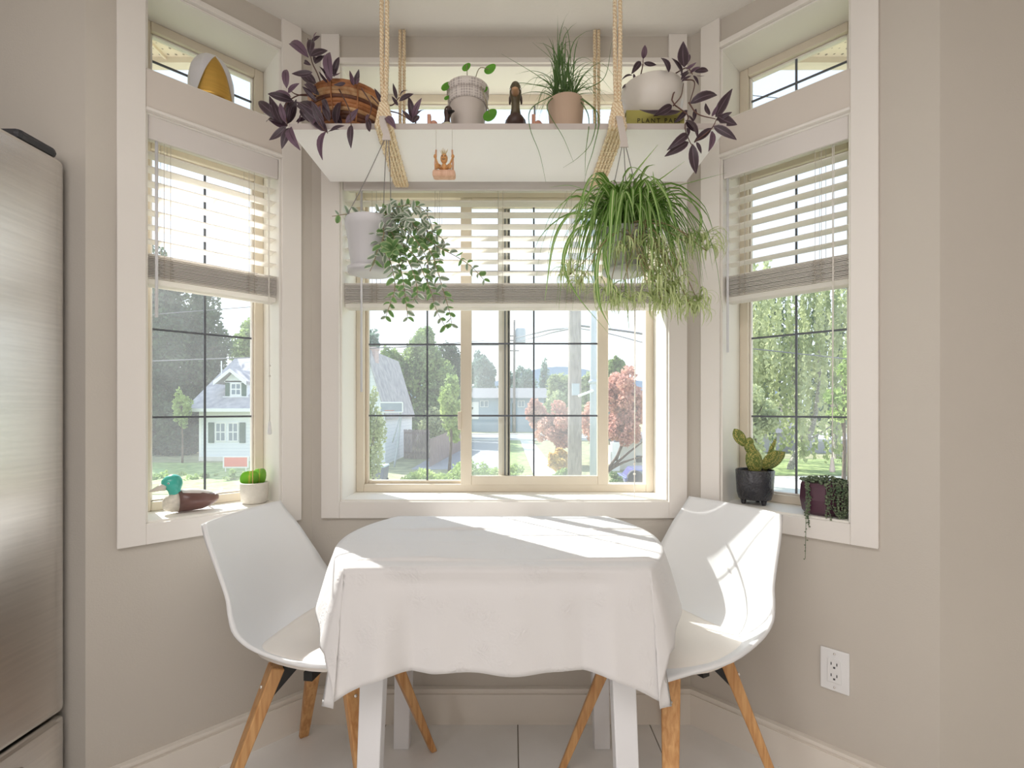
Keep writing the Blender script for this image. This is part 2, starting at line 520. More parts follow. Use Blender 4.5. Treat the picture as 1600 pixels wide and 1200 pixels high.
# sliding sash
s0, s1 = ux(720, Ys), ux(950, Ys)
sz0, sz1 = zb - .004, zt
sw = ux(737, Ys) - s0
for nm, a in (('sash_stile', (s0, s0 + sw, .148, .168, sz0, sz1)), ('sash_stile', (s1 - sw, s1, .148, .168, sz0, sz1)),
              ('sash_rail', (s0 + sw, s1 - sw, .148, .168, sz0, sz0 + .036)), ('sash_rail', (s0 + sw, s1 - sw, .148, .168, sz1 - .036, sz1))):
    FB.box(mb := MB(), *a); mb.build(nm, M_vinyl, r, bevel=.003)
pane(r, FB, s0 + sw, s1 - sw, sz0 + .036, sz1 - .036, 0.158)
bars(r, FB, [ux(834, Ys)], MZ, s0 + sw, s1 - sw, sz0 + .036, sz1 - .036, 0.159)
FB.box(mb := MB(), s0 - .010, s0 + .004, .138, .150, 1.02, 1.09); mb.build('sash_latch', M_vinyl, r, bevel=.004)

# ------------------------------------------------------------------ blinds
def blind(F, u0, u1, label, ladders, wand_u, wand_z, cord_u, cord_z, tass=True, vf=0.004):
    r = thing('window_blind', label, 'blind', F.p((u0 + u1) / 2, 0.04, Z_TOP), 'raised white slat blinds')
    a, b = u0 + .008, u1 - .008
    def bx(name, m, *q, **k):
        F.box(mb := MB(), *q); return mb.build(name, m, r, **k)
    bx('valance', M_valance, a - .001, b + .001, vf, vf + .012, 1.872, Z_TOP - .004, bevel=.003)
    bx('head_rail', M_slat, a, b, .02, .07, 1.89, 1.935, bevel=.002)
    mid, hw = (a + b) / 2, (b - a) / 2
    # one curved slat, shared by all
    def slat_mesh(L, w=0.05, t=0.0028):
        mb = MB(); k = 5
        for sgn in (0, 1):
            pass
        rings = []
        for s in (-L, L):
            ring = []
            for i in range(k): 
                x = -w/2 + w*i/(k-1); ring.append((s, x, 0.003*(1-(2*x/w)**2)))
            for i in range(k-1, -1, -1):
                x = -w/2 + w*i/(k-1); ring.append((s, x, 0.003*(1-(2*x/w)**2) - t))
            rings.append(ring)
        mb.loft(rings)
        return mb.mesh('slat', M_slat, False)
    sm = slat_mesh(hw)
    ang = math.atan2(F.u.y, F.u.x)
    for k in range(7):
        link('slat', sm, r, Matrix.Translation(F.p(mid, .045, 1.842 - .042 * k)) @ Matrix.Rotation(ang, 4, 'Z'))
    for k in range(15):
        link('stacked_slat', sm, r, Matrix.Translation(F.p(mid, .045 + rnd.uniform(-.0015, .0015), 1.4805 + .0048 * k)) @ Matrix.Rotation(ang + rnd.uniform(-.002, .002), 4, 'Z'))
    bx('bottom_rail', M_slat, a, b, .019, .071, 1.459, 1.4765, bevel=.004)
    for lu in ladders:
        mb = MB()
        for nn in (.0185, .0715):
            mb.tube([F.p(lu - .008, nn, 1.89), F.p(lu - .008, nn, 1.478)], .0008, 4)
            mb.tube([F.p(lu + .008, nn, 1.89), F.p(lu + .008, nn, 1.478)], .0008, 4)
        path = []
        for k in range(15):
            path.append(F.p(lu + (.017 if k % 2 else -.017) * rnd.uniform(.7, 1.1), .0165, 1.478 + .0048 * k + rnd.uniform(-.001, .001)))
        mb.tube(path, .0011, 4)
        mb.build('ladder_cord', M_cord, r)
    mb = MB(); p = F.p(wand_u, .012, 0)
    mb.tube([F.p(wand_u, .013, 1.885), F.p(wand_u, .012, wand_z)], .0042, 8)
    mb.build('tilt_wand', M_wand, r, smooth=True)
    mb = MB(); mb.tube([F.p(wand_u, .02, 1.90), F.p(wand_u, .013, 1.9), F.p(wand_u, .013, 1.882)], .002, 5); mb.build('wand_hook', M_cord, r)
    mb = MB()
    mb.tube(crom([F.p(cord_u, .014, 1.885), F.p(cord_u + .001, .012, (1.885 + cord_z) / 2), F.p(cord_u, .012, cord_z)], 10), .0014, 5)
    mb.tube(crom([F.p(cord_u + .004, .014, 1.885), F.p(cord_u + .003, .012, (1.885 + cord_z) / 2), F.p(cord_u, .012, cord_z)], 10), .0012, 5)
    mb.ball(F.p(cord_u, .012, cord_z + .15), .0045, 8, 5); mb.ball(F.p(cord_u, .012, cord_z + .185), .004, 8, 5)
    mb.build('lift_cord', M_slat, r, smooth=True)
    if tass:
        mb = MB(); q = F.p(cord_u, .012, cord_z)
        mb.lathe([(.0015, 0), (.004, -.004), (.005, -.018), (.0075, -.038), (.006, -.044), (.001, -.045)], q, 10)
        mb.build('tassel', M_white, r, smooth=True)
    return r
blind(FL, OL[0], OL[1], 'white blind half raised in the left angled window, wand hanging at its left', (OL[0] + .085, OL[1] - .055), OL[1] - .028, 1.365, OL[0] + .032, 1.06)
blind(FR, OR[0], OR[1], 'white blind half raised in the right angled window, above the cactus', (OR[0] + .062, OR[1] - .085), OR[0] + .018, 1.29, OR[1] - .048, 0.96)
blind(FB, OB[0], OB[1], 'wide white blind half raised in the centre window behind the hanging pots', (ux(588, 1.75), ux(685, 1.75), ux(782, 1.75), ux(888, 1.75), ux(1000, 1.75)), ux(565, 1.72), 1.16, ux(991, 1.72), 0.72, False)

# ------------------------------------------------------------------ eaves outside
M_soffit, t_, b_ = new_mat('soffit_metal')
N_, L_ = t_.nodes, t_.links
tcn = N_.new('ShaderNodeTexCoord'); mp_ = N_.new('ShaderNodeMapping'); mp_.inputs['Scale'].default_value = (30, 30, 0)
L_.new(tcn.outputs['Object'], mp_.inputs[0])
vo = N_.new('ShaderNodeTexVoronoi'); vo.inputs['Scale'].default_value = 1.0; vo.inputs['Randomness'].default_value = 0.15
L_.new(mp_.outputs[0], vo.inputs['Vector'])
cr_ = N_.new('ShaderNodeValToRGB')
cr_.color_ramp.elements[0].position = .12; cr_.color_ramp.elements[0].color = lin((120, 108, 92))
cr_.color_ramp.elements[1].position = .2; cr_.color_ramp.elements[1].color = lin((232, 218, 196))
L_.new(vo.outputs['Distance'], cr_.inputs[0]); L_.new(cr_.outputs[0], b_.inputs['Base Color'])
b_.inputs['Roughness'].default_value = .6
M_gutter = mat('gutter_metal', (226, 214, 198), .5)
YF = 2.10
ev = struct_root('trim_4', (0, YF, 2.62))
sp_me = MB().box(-.146, .146, -.55, .55, 0, .012).box(.146, .154, -.55, .55, -.012, .012).mesh('soffit_panel', M_soffit, False)
for k in range(28):
    link('soffit_panel', sp_me, ev, Matrix.Translation((-4.05 + .3 * k, YF - .55, 2.625)))
MB().box(-4.2, 4.4, YF, YF + .02, 2.60, 2.78).build('fascia', M_gutter, ev)
MB().box(-4.2, 4.4, YF + .02, YF + .12, 2.64, 2.76).build('gutter', M_gutter, ev, bevel=.02)
MB().box(-4.2, 4.4, -3.2, YF + .02, 2.79, 2.85).build('roof_deck', M_dark, ev)

# ------------------------------------------------------------------ hanging shelf and ropes
SX0, SX1, SY0, SY1, SZ0, SZ1 = -0.622, 0.597, 1.350, 1.662, 1.8785, 1.8945
sh = thing('hanging_shelf', 'long white plank shelf hung on ropes before the centre window', 'shelf', ((SX0+SX1)/2, (SY0+SY1)/2, SZ0))
MB().box(SX0, SX1, SY0 + .0015, SY1, SZ0, SZ1).build('board', M_shelf, sh)
MB().box(SX0, SX1, SY0, SY0 + .0015, SZ0, SZ1).build('edge_band', M_shelf_edge, sh)
m, t, b = new_mat('jute_rope')
N, L = t.nodes, t.links
M_rope = m
tcn = N.new('ShaderNodeTexCoord'); wv = N.new('ShaderNodeTexWave'); wv.inputs['Scale'].default_value = 60; wv.inputs['Distortion'].default_value = 3
wv.bands_direction = 'DIAGONAL'
L.new(tcn.outputs['Object'], wv.inputs['Vector'])
cr = N.new('ShaderNodeValToRGB'); cr.color_ramp.elements[0].color = lin((220, 192, 152)); cr.color_ramp.elements[1].color = lin((248, 234, 206))
L.new(wv.outputs['Fac'], cr.inputs[0]); L.new(cr.outputs[0], b.inputs['Base Color']); b.inputs['Roughness'].default_value = .9
def twisted(mb, path, r, turns_per_m=28, strands=3, n=6):
    P = crom(path, max(24, int(sum((Vector(path[i+1]) - Vector(path[i])).length for i in range(len(path)-1)) * 130)))
    dist = 0
    ds = [0]
    for i in range(1, len(P)):
        dist += (P[i] - P[i-1]).length; ds.append(dist)
    for s in range(strands):
        q = []
        for i, p in enumerate(P):
            d = (P[min(i+1, len(P)-1)] - P[max(i-1, 0)]).normalized()
            a = d.cross(Vector((0.31, 0.9, 0.3))).normalized(); bb = d.cross(a)
            ph = 2*math.pi*(s/strands + ds[i]*turns_per_m)
            q.append(p + (a*math.cos(ph) + bb*math.sin(ph)) * r*.5)
        mb.tube(q, r*.58, n)
def rope_sling(xf, xb, label, spread):
    ro = thing('rope_sling', label, 'rope', (xf, SY0 - .012, SZ0))
    for dx in (-.006, .0075):
        mb = MB()
        twisted(mb, [(xf + dx, SY0 - .012, Z_CEIL - .002), (xf + dx*1.1, SY0 - .012, 2.1), (xf + dx*.6, SY0 - .012, SZ1 + .05)], .0062)
        mb.build('front_rope', M_rope, ro, smooth=True)
        mb = MB()
        twisted(mb, [(xb + dx, SY1 + .014, Z_CEIL - .002), (xb + dx, SY1 + .014, 2.1), (xb + dx*.7, SY1 + .014, SZ0 - .006)], .006)
        mb.build('back_rope', M_rope, ro, smooth=True)
    for k in range(5):
        o = (k - 2) * spread
        mb = MB()
        twisted(mb, [(xf + o*.35, SY0 - .012, SZ1 + .05), (xf + o*.9, SY0 - .011, SZ1), (xf + o, SY0 - .004, SZ0 - .006), (xf*.5 + xb*.5 + o, (SY0+SY1)/2, SZ0 - .007),
                     (xb + o, SY1 + .002, SZ0 - .007), (xb + o*.5, SY1 + .014, SZ0 + .004), (xb + o*.3, SY1 + .014, SZ1 + .03)], .0064)
        mb.build('under_strand', M_rope, ro, smooth=True)
    return ro
rope_sling((602-HX)/FPX*SY0, (628-HX)/FPX*1.676 , 'twisted jute rope carrying the left end of the hanging shelf', .0098)
rope_sling((963-HX)/FPX*SY0, (932-HX)/FPX*1.676 , 'twisted jute rope carrying the right end of the hanging shelf', .0098)

# ------------------------------------------------------------------ refrigerator
fx, fy0, fy1 = -1.167, 0.36, 1.268
fr = thing('refrigerator', 'tall stainless steel refrigerator at the left edge, brushed doors', 'refrigerator', (-1.55, .8, 0))
MB().box(-1.95, fx - .06, fy0 + .01, fy1 - .01, .03, 1.735).build('cabinet', M_dark, fr, bevel=.006)
for a, bb in ((fy0, .812), (.818, fy1)):
    MB().box(fx - .058, fx, a, bb, .315, 1.745).build('door', M_steel, fr, bevel=.012)
MB().box(fx - .058, fx, fy0, fy1, .06, .305).build('freezer_drawer', M_steel, fr, bevel=.012)
for y in (.76, .87):
    mb = MB(); mb.tube([(fx - .002, y, .70), (fx + .05, y, .72), (fx + .05, y, 1.55), (fx - .002, y, 1.57)], .011, 8); mb.build('handle', M_steel, fr, smooth=True)
mb = MB(); mb.tube([(fx - .002, fy0 + .12, .24), (fx + .05, fy0 + .14, .24), (fx + .05, fy1 - .14, .24), (fx - .002, fy1 - .12, .24)], .011, 8); mb.build('handle', M_steel, fr, smooth=True)
MB().box(fx - .15, fx - .006, fy1 - .115, fy1 - .012, 1.745, 1.772).build('hinge_cover', M_dark, fr, bevel=.012)
MB().box(-1.93, fx - .08, fy0 + .05, fy1 - .05, 0, .03).build('base', M_dark, fr)

# ------------------------------------------------------------------ wall outlet
ot = thing('wall_outlet', 'white double power outlet low on the right angled wall', 'outlet', FR.p(.431, 0, .346))
FR.box(mb := MB(), .431 - .036, .431 + .036, -.006, 0, .346 - .06, .346 + .06); mb.build('cover_plate', M_white, ot, bevel=.004)
FR.box(mb := MB(), .431 - .017, .431 + .017, -.009, -.006, .346 - .034, .346 + .034); oi = mb.build('socket_insert', M_white, ot, bevel=.001)
for zc in (.346 + .018, .346 - .015):
    for du in (-.0075, .0065):
        FR.box(mb := MB(), .431 + du - .0012, .431 + du + .0012, -.0095, -.009, zc - .002, zc + .006); mb.build('slot', M_dark, oi)
    FR.box(mb := MB(), .431 - .0025, .431 + .0025, -.0095, -.009, zc - .011, zc - .006); mb.build('slot', M_dark, oi)
for zc in (.346 + .048, .346 - .048):
    mb = MB(); mb.ball(FR.p(.431, -.006, zc), .003, 8, 4); mb.build('screw', M_steel, ot, smooth=True)
# ------------------------------------------------------------------ table with folded leaves
M_table = mat('white_table_paint', (238, 238, 240), 0.4, 0.01, 6)
TX, TY, TR, TH2, TZ = -0.033, 1.350, 0.430, 0.261, 0.742
JX = math.sqrt(TR*TR - TH2*TH2)
tb = thing('drop_leaf_table', 'white drop leaf table under the lace cloth, its legs showing below', 'table', (TX, TY, 0))
def arc_pts(z, inset=0.0):
    R = TR - inset; h = TH2 - inset; jx = math.sqrt(R*R - h*h); a0 = math.asin(h / R)
    pts = []
    for k in range(17): a = -a0 + 2*a0*k/16; pts.append((TX + R*math.cos(a), TY + R*math.sin(a), z))
    for k in range(17): a = math.pi - a0 + 2*a0*k/16; pts.append((TX + R*math.cos(a), TY + R*math.sin(a), z))
    return pts
MB().loft([arc_pts(TZ - .024, .006), arc_pts(TZ - .003, .006)]).build('tabletop', M_table, tb)
for sy in (-1, 1):
    n = 12; a0 = math.acos(JX / TR); 
    rings = []
    for yy in (TH2 + .0, TH2 + .016):
        ring = [(TX + (JX - .008) * (1 - 2*k/n), TY + sy*(yy - .034), TZ - .026 - max(0.0, math.sqrt(max(0, TR*TR - ((JX - .008)*(1 - 2*k/n))**2)) - TH2)) for k in range(n + 1)]
        ring += [(TX - (JX - .008), TY + sy*(yy - .034), TZ - .006), (TX + (JX - .008), TY + sy*(yy - .034), TZ - .006)]
        rings.append(ring)
    MB().loft(rings).build('drop_leaf', M_table, tb)
for sx in (-1, 1):
    MB().box(TX + sx*.27 - .011, TX + sx*.27 + .011, TY - .19, TY + .19, TZ - .11, TZ - .024).build('apron', M_table, tb)
    MB().box(TX - .27, TX + .27, TY + sx*.19 - .011, TY + sx*.19 + .011, TZ - .11, TZ - .024).build('apron', M_table, tb)
    for sy in (-1, 1):
        q = lambda x, y, w, z: [(x-w, y-w*.8, z), (x+w, y-w*.8, z), (x+w, y+w*.8, z), (x-w, y+w*.8, z)]
        mb = MB(); by = .022 if sy > 0 else 0
        mb.hexa(q(TX + sx*(.312 + by*.6), TY + sy*(.205 + by*1.4), .0255, 0), q(TX + sx*(.285 + by), TY + sy*(.195 + by*1.4), .0285, TZ - .024))
        mb.build('leg', M_table, tb, bevel=.003)

# tablecloth
m, t, b = new_mat('damask_cloth')
N, L = t.nodes, t.links
M_cloth = m
b.inputs['Base Color'].default_value = lin((240, 238, 237)); b.inputs['Roughness'].default_value = .75
tcn = N.new('ShaderNodeTexCoord')
vo = N.new('ShaderNodeTexVoronoi'); vo.inputs['Scale'].default_value = 16; vo.feature = 'SMOOTH_F1'
nz = N.new('ShaderNodeTexNoise'); nz.inputs['Scale'].default_value = 45; nz.inputs['Detail'].default_value = 2; nz.inputs['Distortion'].default_value = 2.5
mk = N.new('ShaderNodeMapRange'); mk.inputs['From Min'].default_value = .15; mk.inputs['From Max'].default_value = .45; mk.inputs['To Min'].default_value = 1; mk.inputs['To Max'].default_value = 0
L.new(tcn.outputs['Object'], vo.inputs['Vector']); L.new(tcn.outputs['Object'], nz.inputs['Vector'])
L.new(vo.outputs['Distance'], mk.inputs['Value'])
mul = N.new('ShaderNodeMath'); mul.operation = 'MULTIPLY'
L.new(mk.outputs[0], mul.inputs[0]); L.new(nz.outputs['Fac'], mul.inputs[1])
bp = N.new('ShaderNodeBump'); bp.inputs['Strength'].default_value = .6; bp.inputs['Distance'].default_value = .006
L.new(mul.outputs[0], bp.inputs['Height']); L.new(bp.outputs[0], b.inputs['Normal'])
mrr = N.new('ShaderNodeMapRange'); mrr.inputs['To Min'].default_value = .8; mrr.inputs['To Max'].default_value = .5
L.new(mul.outputs[0], mrr.inputs['Value']); L.new(mrr.outputs[0], b.inputs['Roughness'])
tr = N.new('ShaderNodeBsdfTranslucent'); tr.inputs[0].default_value = lin((240, 236, 232))
mx = N.new('ShaderNodeMixShader'); mx.inputs[0].default_value = .18
L.new(b.outputs[0], mx.inputs[1]); L.new(tr.outputs[0], mx.inputs[2]); L.new(mx.outputs[0], N.get('Material Output').inputs[0])

def tablecloth():
    mb = MB()
    zt = TZ + .003
    R, h = TR + .003, TH2 + .003
    jx = math.sqrt(R*R - h*h)
    def hw(y):
        return math.sqrt(max(R*R - y*y, 0))
    # top, row by row, with the pressed fold lines raised
    folds = (-.215, .074, -.07, .20)
    amp = (.010, .008, .002, .002)
    ys = sorted(set([-h + 2*h*k/40 for k in range(41)] + [f + d for f in folds for d in (-.006, -.003, 0, .003, .006)]))
    ys = [y for y in ys if -h <= y <= h]
    nx = 72
    vs, fs = [], []
    for j, y in enumerate(ys):
        w = hw(y)
        for i in range(nx + 1):
            s = -1 + 2*i/nx
            z = zt
            for f, am in zip(folds, amp):
                z += am * min(1, max(0, 1 - abs(s))/.06) * max(0, 1 - abs(y - f - .002*math.sin(7*s + f*30))/.0065) * (.6 + .4*math.sin(5*s + f*40))
            edge = max(0, abs(s) - .96)/.04
            edy = max(0, abs(y)/h - .97)/.03
            z -= .003 * max(edge, edy)**2
            vs.append((TX + w*s, TY + y, z))
    for j in range(len(ys) - 1):
        for i in range(nx):
            o = j*(nx+1) + i
            fs.append((o, o+1, o+nx+2, o+nx+1))
    mb.add(vs, fs)
    # skirt: columns around the outline
    A, B = .560, h + .222
    a0 = math.asin(h / R)
    cols = []
    def lim(px, py, dx, dy):
        t = 9
        if abs(dx) > 1e-6: t = min(t, (math.copysign(A, dx) - px)/dx)
        if abs(dy) > 1e-6: t = min(t, (math.copysign(B, dy) - py)/dy)
        return t
    def fan(px, py, f0, f1, n):
        for k in range(n + 1):
            a = f0 + (f1 - f0)*k/n
            cols.append((px, py, math.cos(a), math.sin(a), 1.0))
    P2 = math.pi/2
    def arcside(mid):
        yy = ys[1:-1] if mid == 0 else ys[-2:0:-1]
        for y in yy:
            x = hw(y)*(1 if mid == 0 else -1)
            cols.append((x, y, x/R, y/R, 0.0))
    def straight(x0, x1, y, ny):
        for k in range(1, nx):
            cols.append((x0 + (x1 - x0)*k/nx, y, 0, ny, 0.0))
    arcside(0)
    fan(jx, h, a0, P2, 16); straight(jx, -jx, h, 1); fan(-jx, h, P2, math.pi - a0, 16)
    arcside(math.pi)
    fan(-jx, -h, math.pi + a0, 1.5*math.pi, 16); straight(-jx, jx, -h, -1); fan(jx, -h, 1.5*math.pi, 2*math.pi - a0, 16)
    nd = 20; n = len(cols)
    vs, fs = [], []
    for i, (px, py, dx, dy, cf) in enumerate(cols):
        Lh = lim(px, py, dx, dy)
        if not cf and abs(dy) < .62: Lh = min(Lh, .130 + .05*(abs(py)/h)**2)
        fr = 0
        if cf:
            fr = (math.acos(max(-1, min(1, abs(dx)))) - a0) / (P2 - a0)
            Lh = .18 + .110*min(1, fr*1.6)
        cn = 0
        if not cf and abs(dy) > .62:
            cn = max(0, (abs(px) - .235)/(jx - .235))
            Lh += .068*cn**1.5
        front = dy < -.99
        side = abs(dy) < .62
        for k in range(nd + 1):
            d = Lh * k / nd
            q = d / .25
            if cf:
                w = math.sin(math.pi * (math.acos(max(-1, min(1, abs(dx)))) - a0) / (P2 - a0))
                out = .24*d*(1 - fr)
                zz = d*(1 - .02*q)
                ddx, ddy = dx, dy
                # the corner hangs as a pleat: spread sideways a little
                x = px + dx*out + math.copysign(.030, px)*q*fr - math.copysign(.022, px)*math.sin(math.pi*fr)*q; y = py + dy*out + math.copysign(.034, py)*q*fr
            elif side:
                out = .004*min(1, q*5) + .24*d + .010*math.sin(py*38)*q
                zz = d*.97
                x = px + dx*out; y = py + dy*out
            else:
                u = px
                fold = (.007*math.sin(u*23 + 1.0) + .004*math.sin(u*41 + .3)) * min(1, q)**1.2
                e = max(0, 1 - abs(abs(u) - .255)/.05)
                out = .003*min(1, q*5) + .03*q + fold*(1 if abs(u) < .32 else .3) + .022*e*q - .018*max(0, 1-abs(abs(u) - .19)/.05)*q
                out -= .011*min(1, k/3)*(1 - cn)
                if k >= 3: out += .006*(1 - cn)*min(1, (k - 3)/2)
                zz = d*(1 + .008*math.sin(u*30))
                x = px + math.copysign(.030, px)*q*cn**1.3; y = py + dy*(out*(1 - cn) + (.003*min(1, q*5) + .034*q)*cn)
            vs.append((TX + x, TY + y, zt - .003 - zz))
    for i in range(n):
        i2 = (i + 1) % n
        for k in range(nd):
            fs.append((i*(nd+1)+k, i*(nd+1)+k+1, i2*(nd+1)+k+1, i2*(nd+1)+k))
    mb.add(vs, fs)
    o = mb.build('tablecloth', M_cloth, None, smooth=True)
    bmn = bmesh.new(); bmn.from_mesh(o.data)
    bmesh.ops.remove_doubles(bmn, verts=bmn.verts, dist=.0015)
    bmesh.ops.recalc_face_normals(bmn, faces=bmn.faces)
    bmn.to_mesh(o.data); bmn.free()
    o.data.polygons.foreach_set('use_smooth', [True]*len(o.data.polygons))
    md = o.modifiers.new('solidify', 'SOLIDIFY'); md.thickness = .0012; md.offset = 1
    return tag(o, 'white damask tablecloth with pressed folds, draped over the small table', 'tablecloth')
tablecloth()

# ------------------------------------------------------------------ chairs
M_shell = mat('white_chair_shell', (238, 238, 238), 0.32, 0.008, 5)
M_pad = mat('cream_leatherette', (241, 234, 225), 0.45, 0.015, 8, 0.05, 180)
M_oak = wood_mat('oak_leg', (222, 174, 118), (190, 134, 80))
M_black = mat('black_metal', (30, 29, 28), 0.45)
ROWS = [((.235, .432), .150, (-.015, .006)), ((.215, .452), .178, (0, .012)), ((.150, .452), .207, (0, .030)), ((.050, .437), .236, (-.010, .060)),
        ((-.050, .430), .236, (-.020, .092)), ((-.130, .440), .228, (.000, .112)), ((-.190, .475), .216, (.035, .115)), ((-.222, .530), .205, (.052, .095)),
        ((-.243, .600), .196, (.050, .065)), ((-.262, .680), .186, (.038, .036)), ((-.281, .750), .174, (.026, .010)), ((-.295, .800), .162, (.018, 0.0))]
ROWC = crom([(r[0][0], r[0][1], 0) for r in ROWS], 44)
ROWW = crom([(r[1], 0, 0) for r in ROWS], 44)
ROWE = crom([(r[2][0], r[2][1], 0) for r in ROWS], 44)
def shell_pt(i, v):
    c, w, e = ROWC[i], ROWW[i].x, ROWE[i]
    k = abs(v) ** 2.3
    return Vector((c.x + e.x*k, w*v, c.y + e.y*k))
def make_chair(label):
    r = thing('shell_chair', label, 'chair', (0, 0, 0), 'white shell chairs at the small table')
    nv = 28
    mb = MB(); vs, fs = [], []
    for i in range(45):
        for j in range(nv + 1):
            vs.append(shell_pt(i, -1 + 2*j/nv))
    for i in range(44):
        for j in range(nv):
            o = i*(nv+1) + j
            fs.append((o, o+1, o+nv+2, o+nv+1))
    mb.add(vs, fs)
    o = mb.build('seat_shell', M_shell, r, smooth=True, solid=.009)
    o.modifiers['solidify'].offset = 0
    # cushion follows the seat
    mb = MB(); vs, fs = [], []
    na, nr = 40, 9
    import bisect
    def seat_at(x, y):
        best = min(range(2, 30), key=lambda i: abs(ROWC[i].x - x) + (0 if ROWC[i].y < .5 else 1))
        i0 = best
        w = ROWW[i0].x
        v = max(-1, min(1, y / w))
        i1 = i0 + 1 if ROWC[i0].x > x else i0 - 1
        i1 = max(1, min(43, i1))
        den = ROWC[i1].x - ROWC[i0].x
        tt = 0 if abs(den) < 1e-6 else max(0, min(1, (x - ROWC[i0].x)/den))
        a, b2 = shell_pt(i0, v), shell_pt(i1, v)
        return a.z*(1-tt) + b2.z*tt
    for ir in range(nr + 1):
        rr = ir / nr
        for ia in range(na):
            a = 2*math.pi*ia/na
            ca, sa = math.cos(a), math.sin(a)
            f = (abs(ca)**2.6 + abs(sa)**2.6) ** (-1/2.6)
            x, y = .025 + .190*rr*f*ca, .208*rr*f*sa
            z = seat_at(x, y)
            dome = .030*(1 - rr**5) + .004
            zc = .437
            vs.append((x, y, max(z, zc) * .75 + zc * .25 + dome + .004))
    for ir in range(nr):
        for ia in range(na):
            b2 = (ia + 1) % na
            fs.append((ir*na+ia, ir*na+b2, (ir+1)*na+b2, (ir+1)*na+ia))
    n0 = len(vs)
    for ia in range(na):
        x, y, z = vs[nr*na + ia]; vs.append((x, y, z - .012))
    for ia in range(na):
        b2 = (ia + 1) % na
        fs.append((nr*na+ia, nr*na+b2, n0+b2, n0+ia))
    mb.add(vs, fs)
    mb.build('seat_cushion', M_pad, r, smooth=True)
    MB().box(-.13, .13, -.012, .012, .395, .418).box(-.012, .012, -.13, .13, .395, .418).build('under_frame', M_black, r)
    for sx in (-1, 1):
        for sy in (-1, 1):
            tp, ft = Vector((sx*.105, sy*.105, .415)), Vector((sx*.225, sy*.215, 0))
            d = (ft - tp).normalized()
            a = Vector((-sy, sx, 0)).normalized(); bq = d.cross(a).normalized()
            q = lambda p, w: [p - a*w - bq*w*.72, p + a*w - bq*w*.72, p + a*w + bq*w*.72, p - a*w + bq*w*.72]
            mb = MB(); B0, T0 = q(ft, .0145), q(tp, .024)
            for pt in B0: pt.z = 0
            mb.hexa(B0, T0)
            o = mb.build('leg', M_oak, r, bevel=.004)
            inn = Vector((-sx, -sy, 0)).normalized()
            p0 = tp + inn*.018
            mb = MB()
            tri = [p0 + Vector((0, 0, -.002)), p0 + inn*.05 + Vector((0, 0, -.002)), tp + d*.085 + inn*.016]
            mb.loft([[p - a*.012 for p in tri], [p + a*.012 for p in tri]])
            mb.build('leg_bracket', M_black, r)
            mb = MB(); mb.ball(tp + d*.05 - inn*.018, .005, 8, 5); mb.build('bolt', M_steel, o, smooth=True)
    return r
ch1 = make_chair('white shell chair with cream cushion and oak legs, left of the table')
ch2 = copy_tree(ch1)
ch2['label'] = 'white shell chair with sunlit back, cream cushion and oak legs, right of the table'
ch1.location = (-.5095, 1.385, 0); ch1.rotation_euler = (0, 0, math.radians(-8.5))
ch2.location = (.447, 1.388, 0); ch2.rotation_euler = (0, 0, math.radians(180 + 29.3))

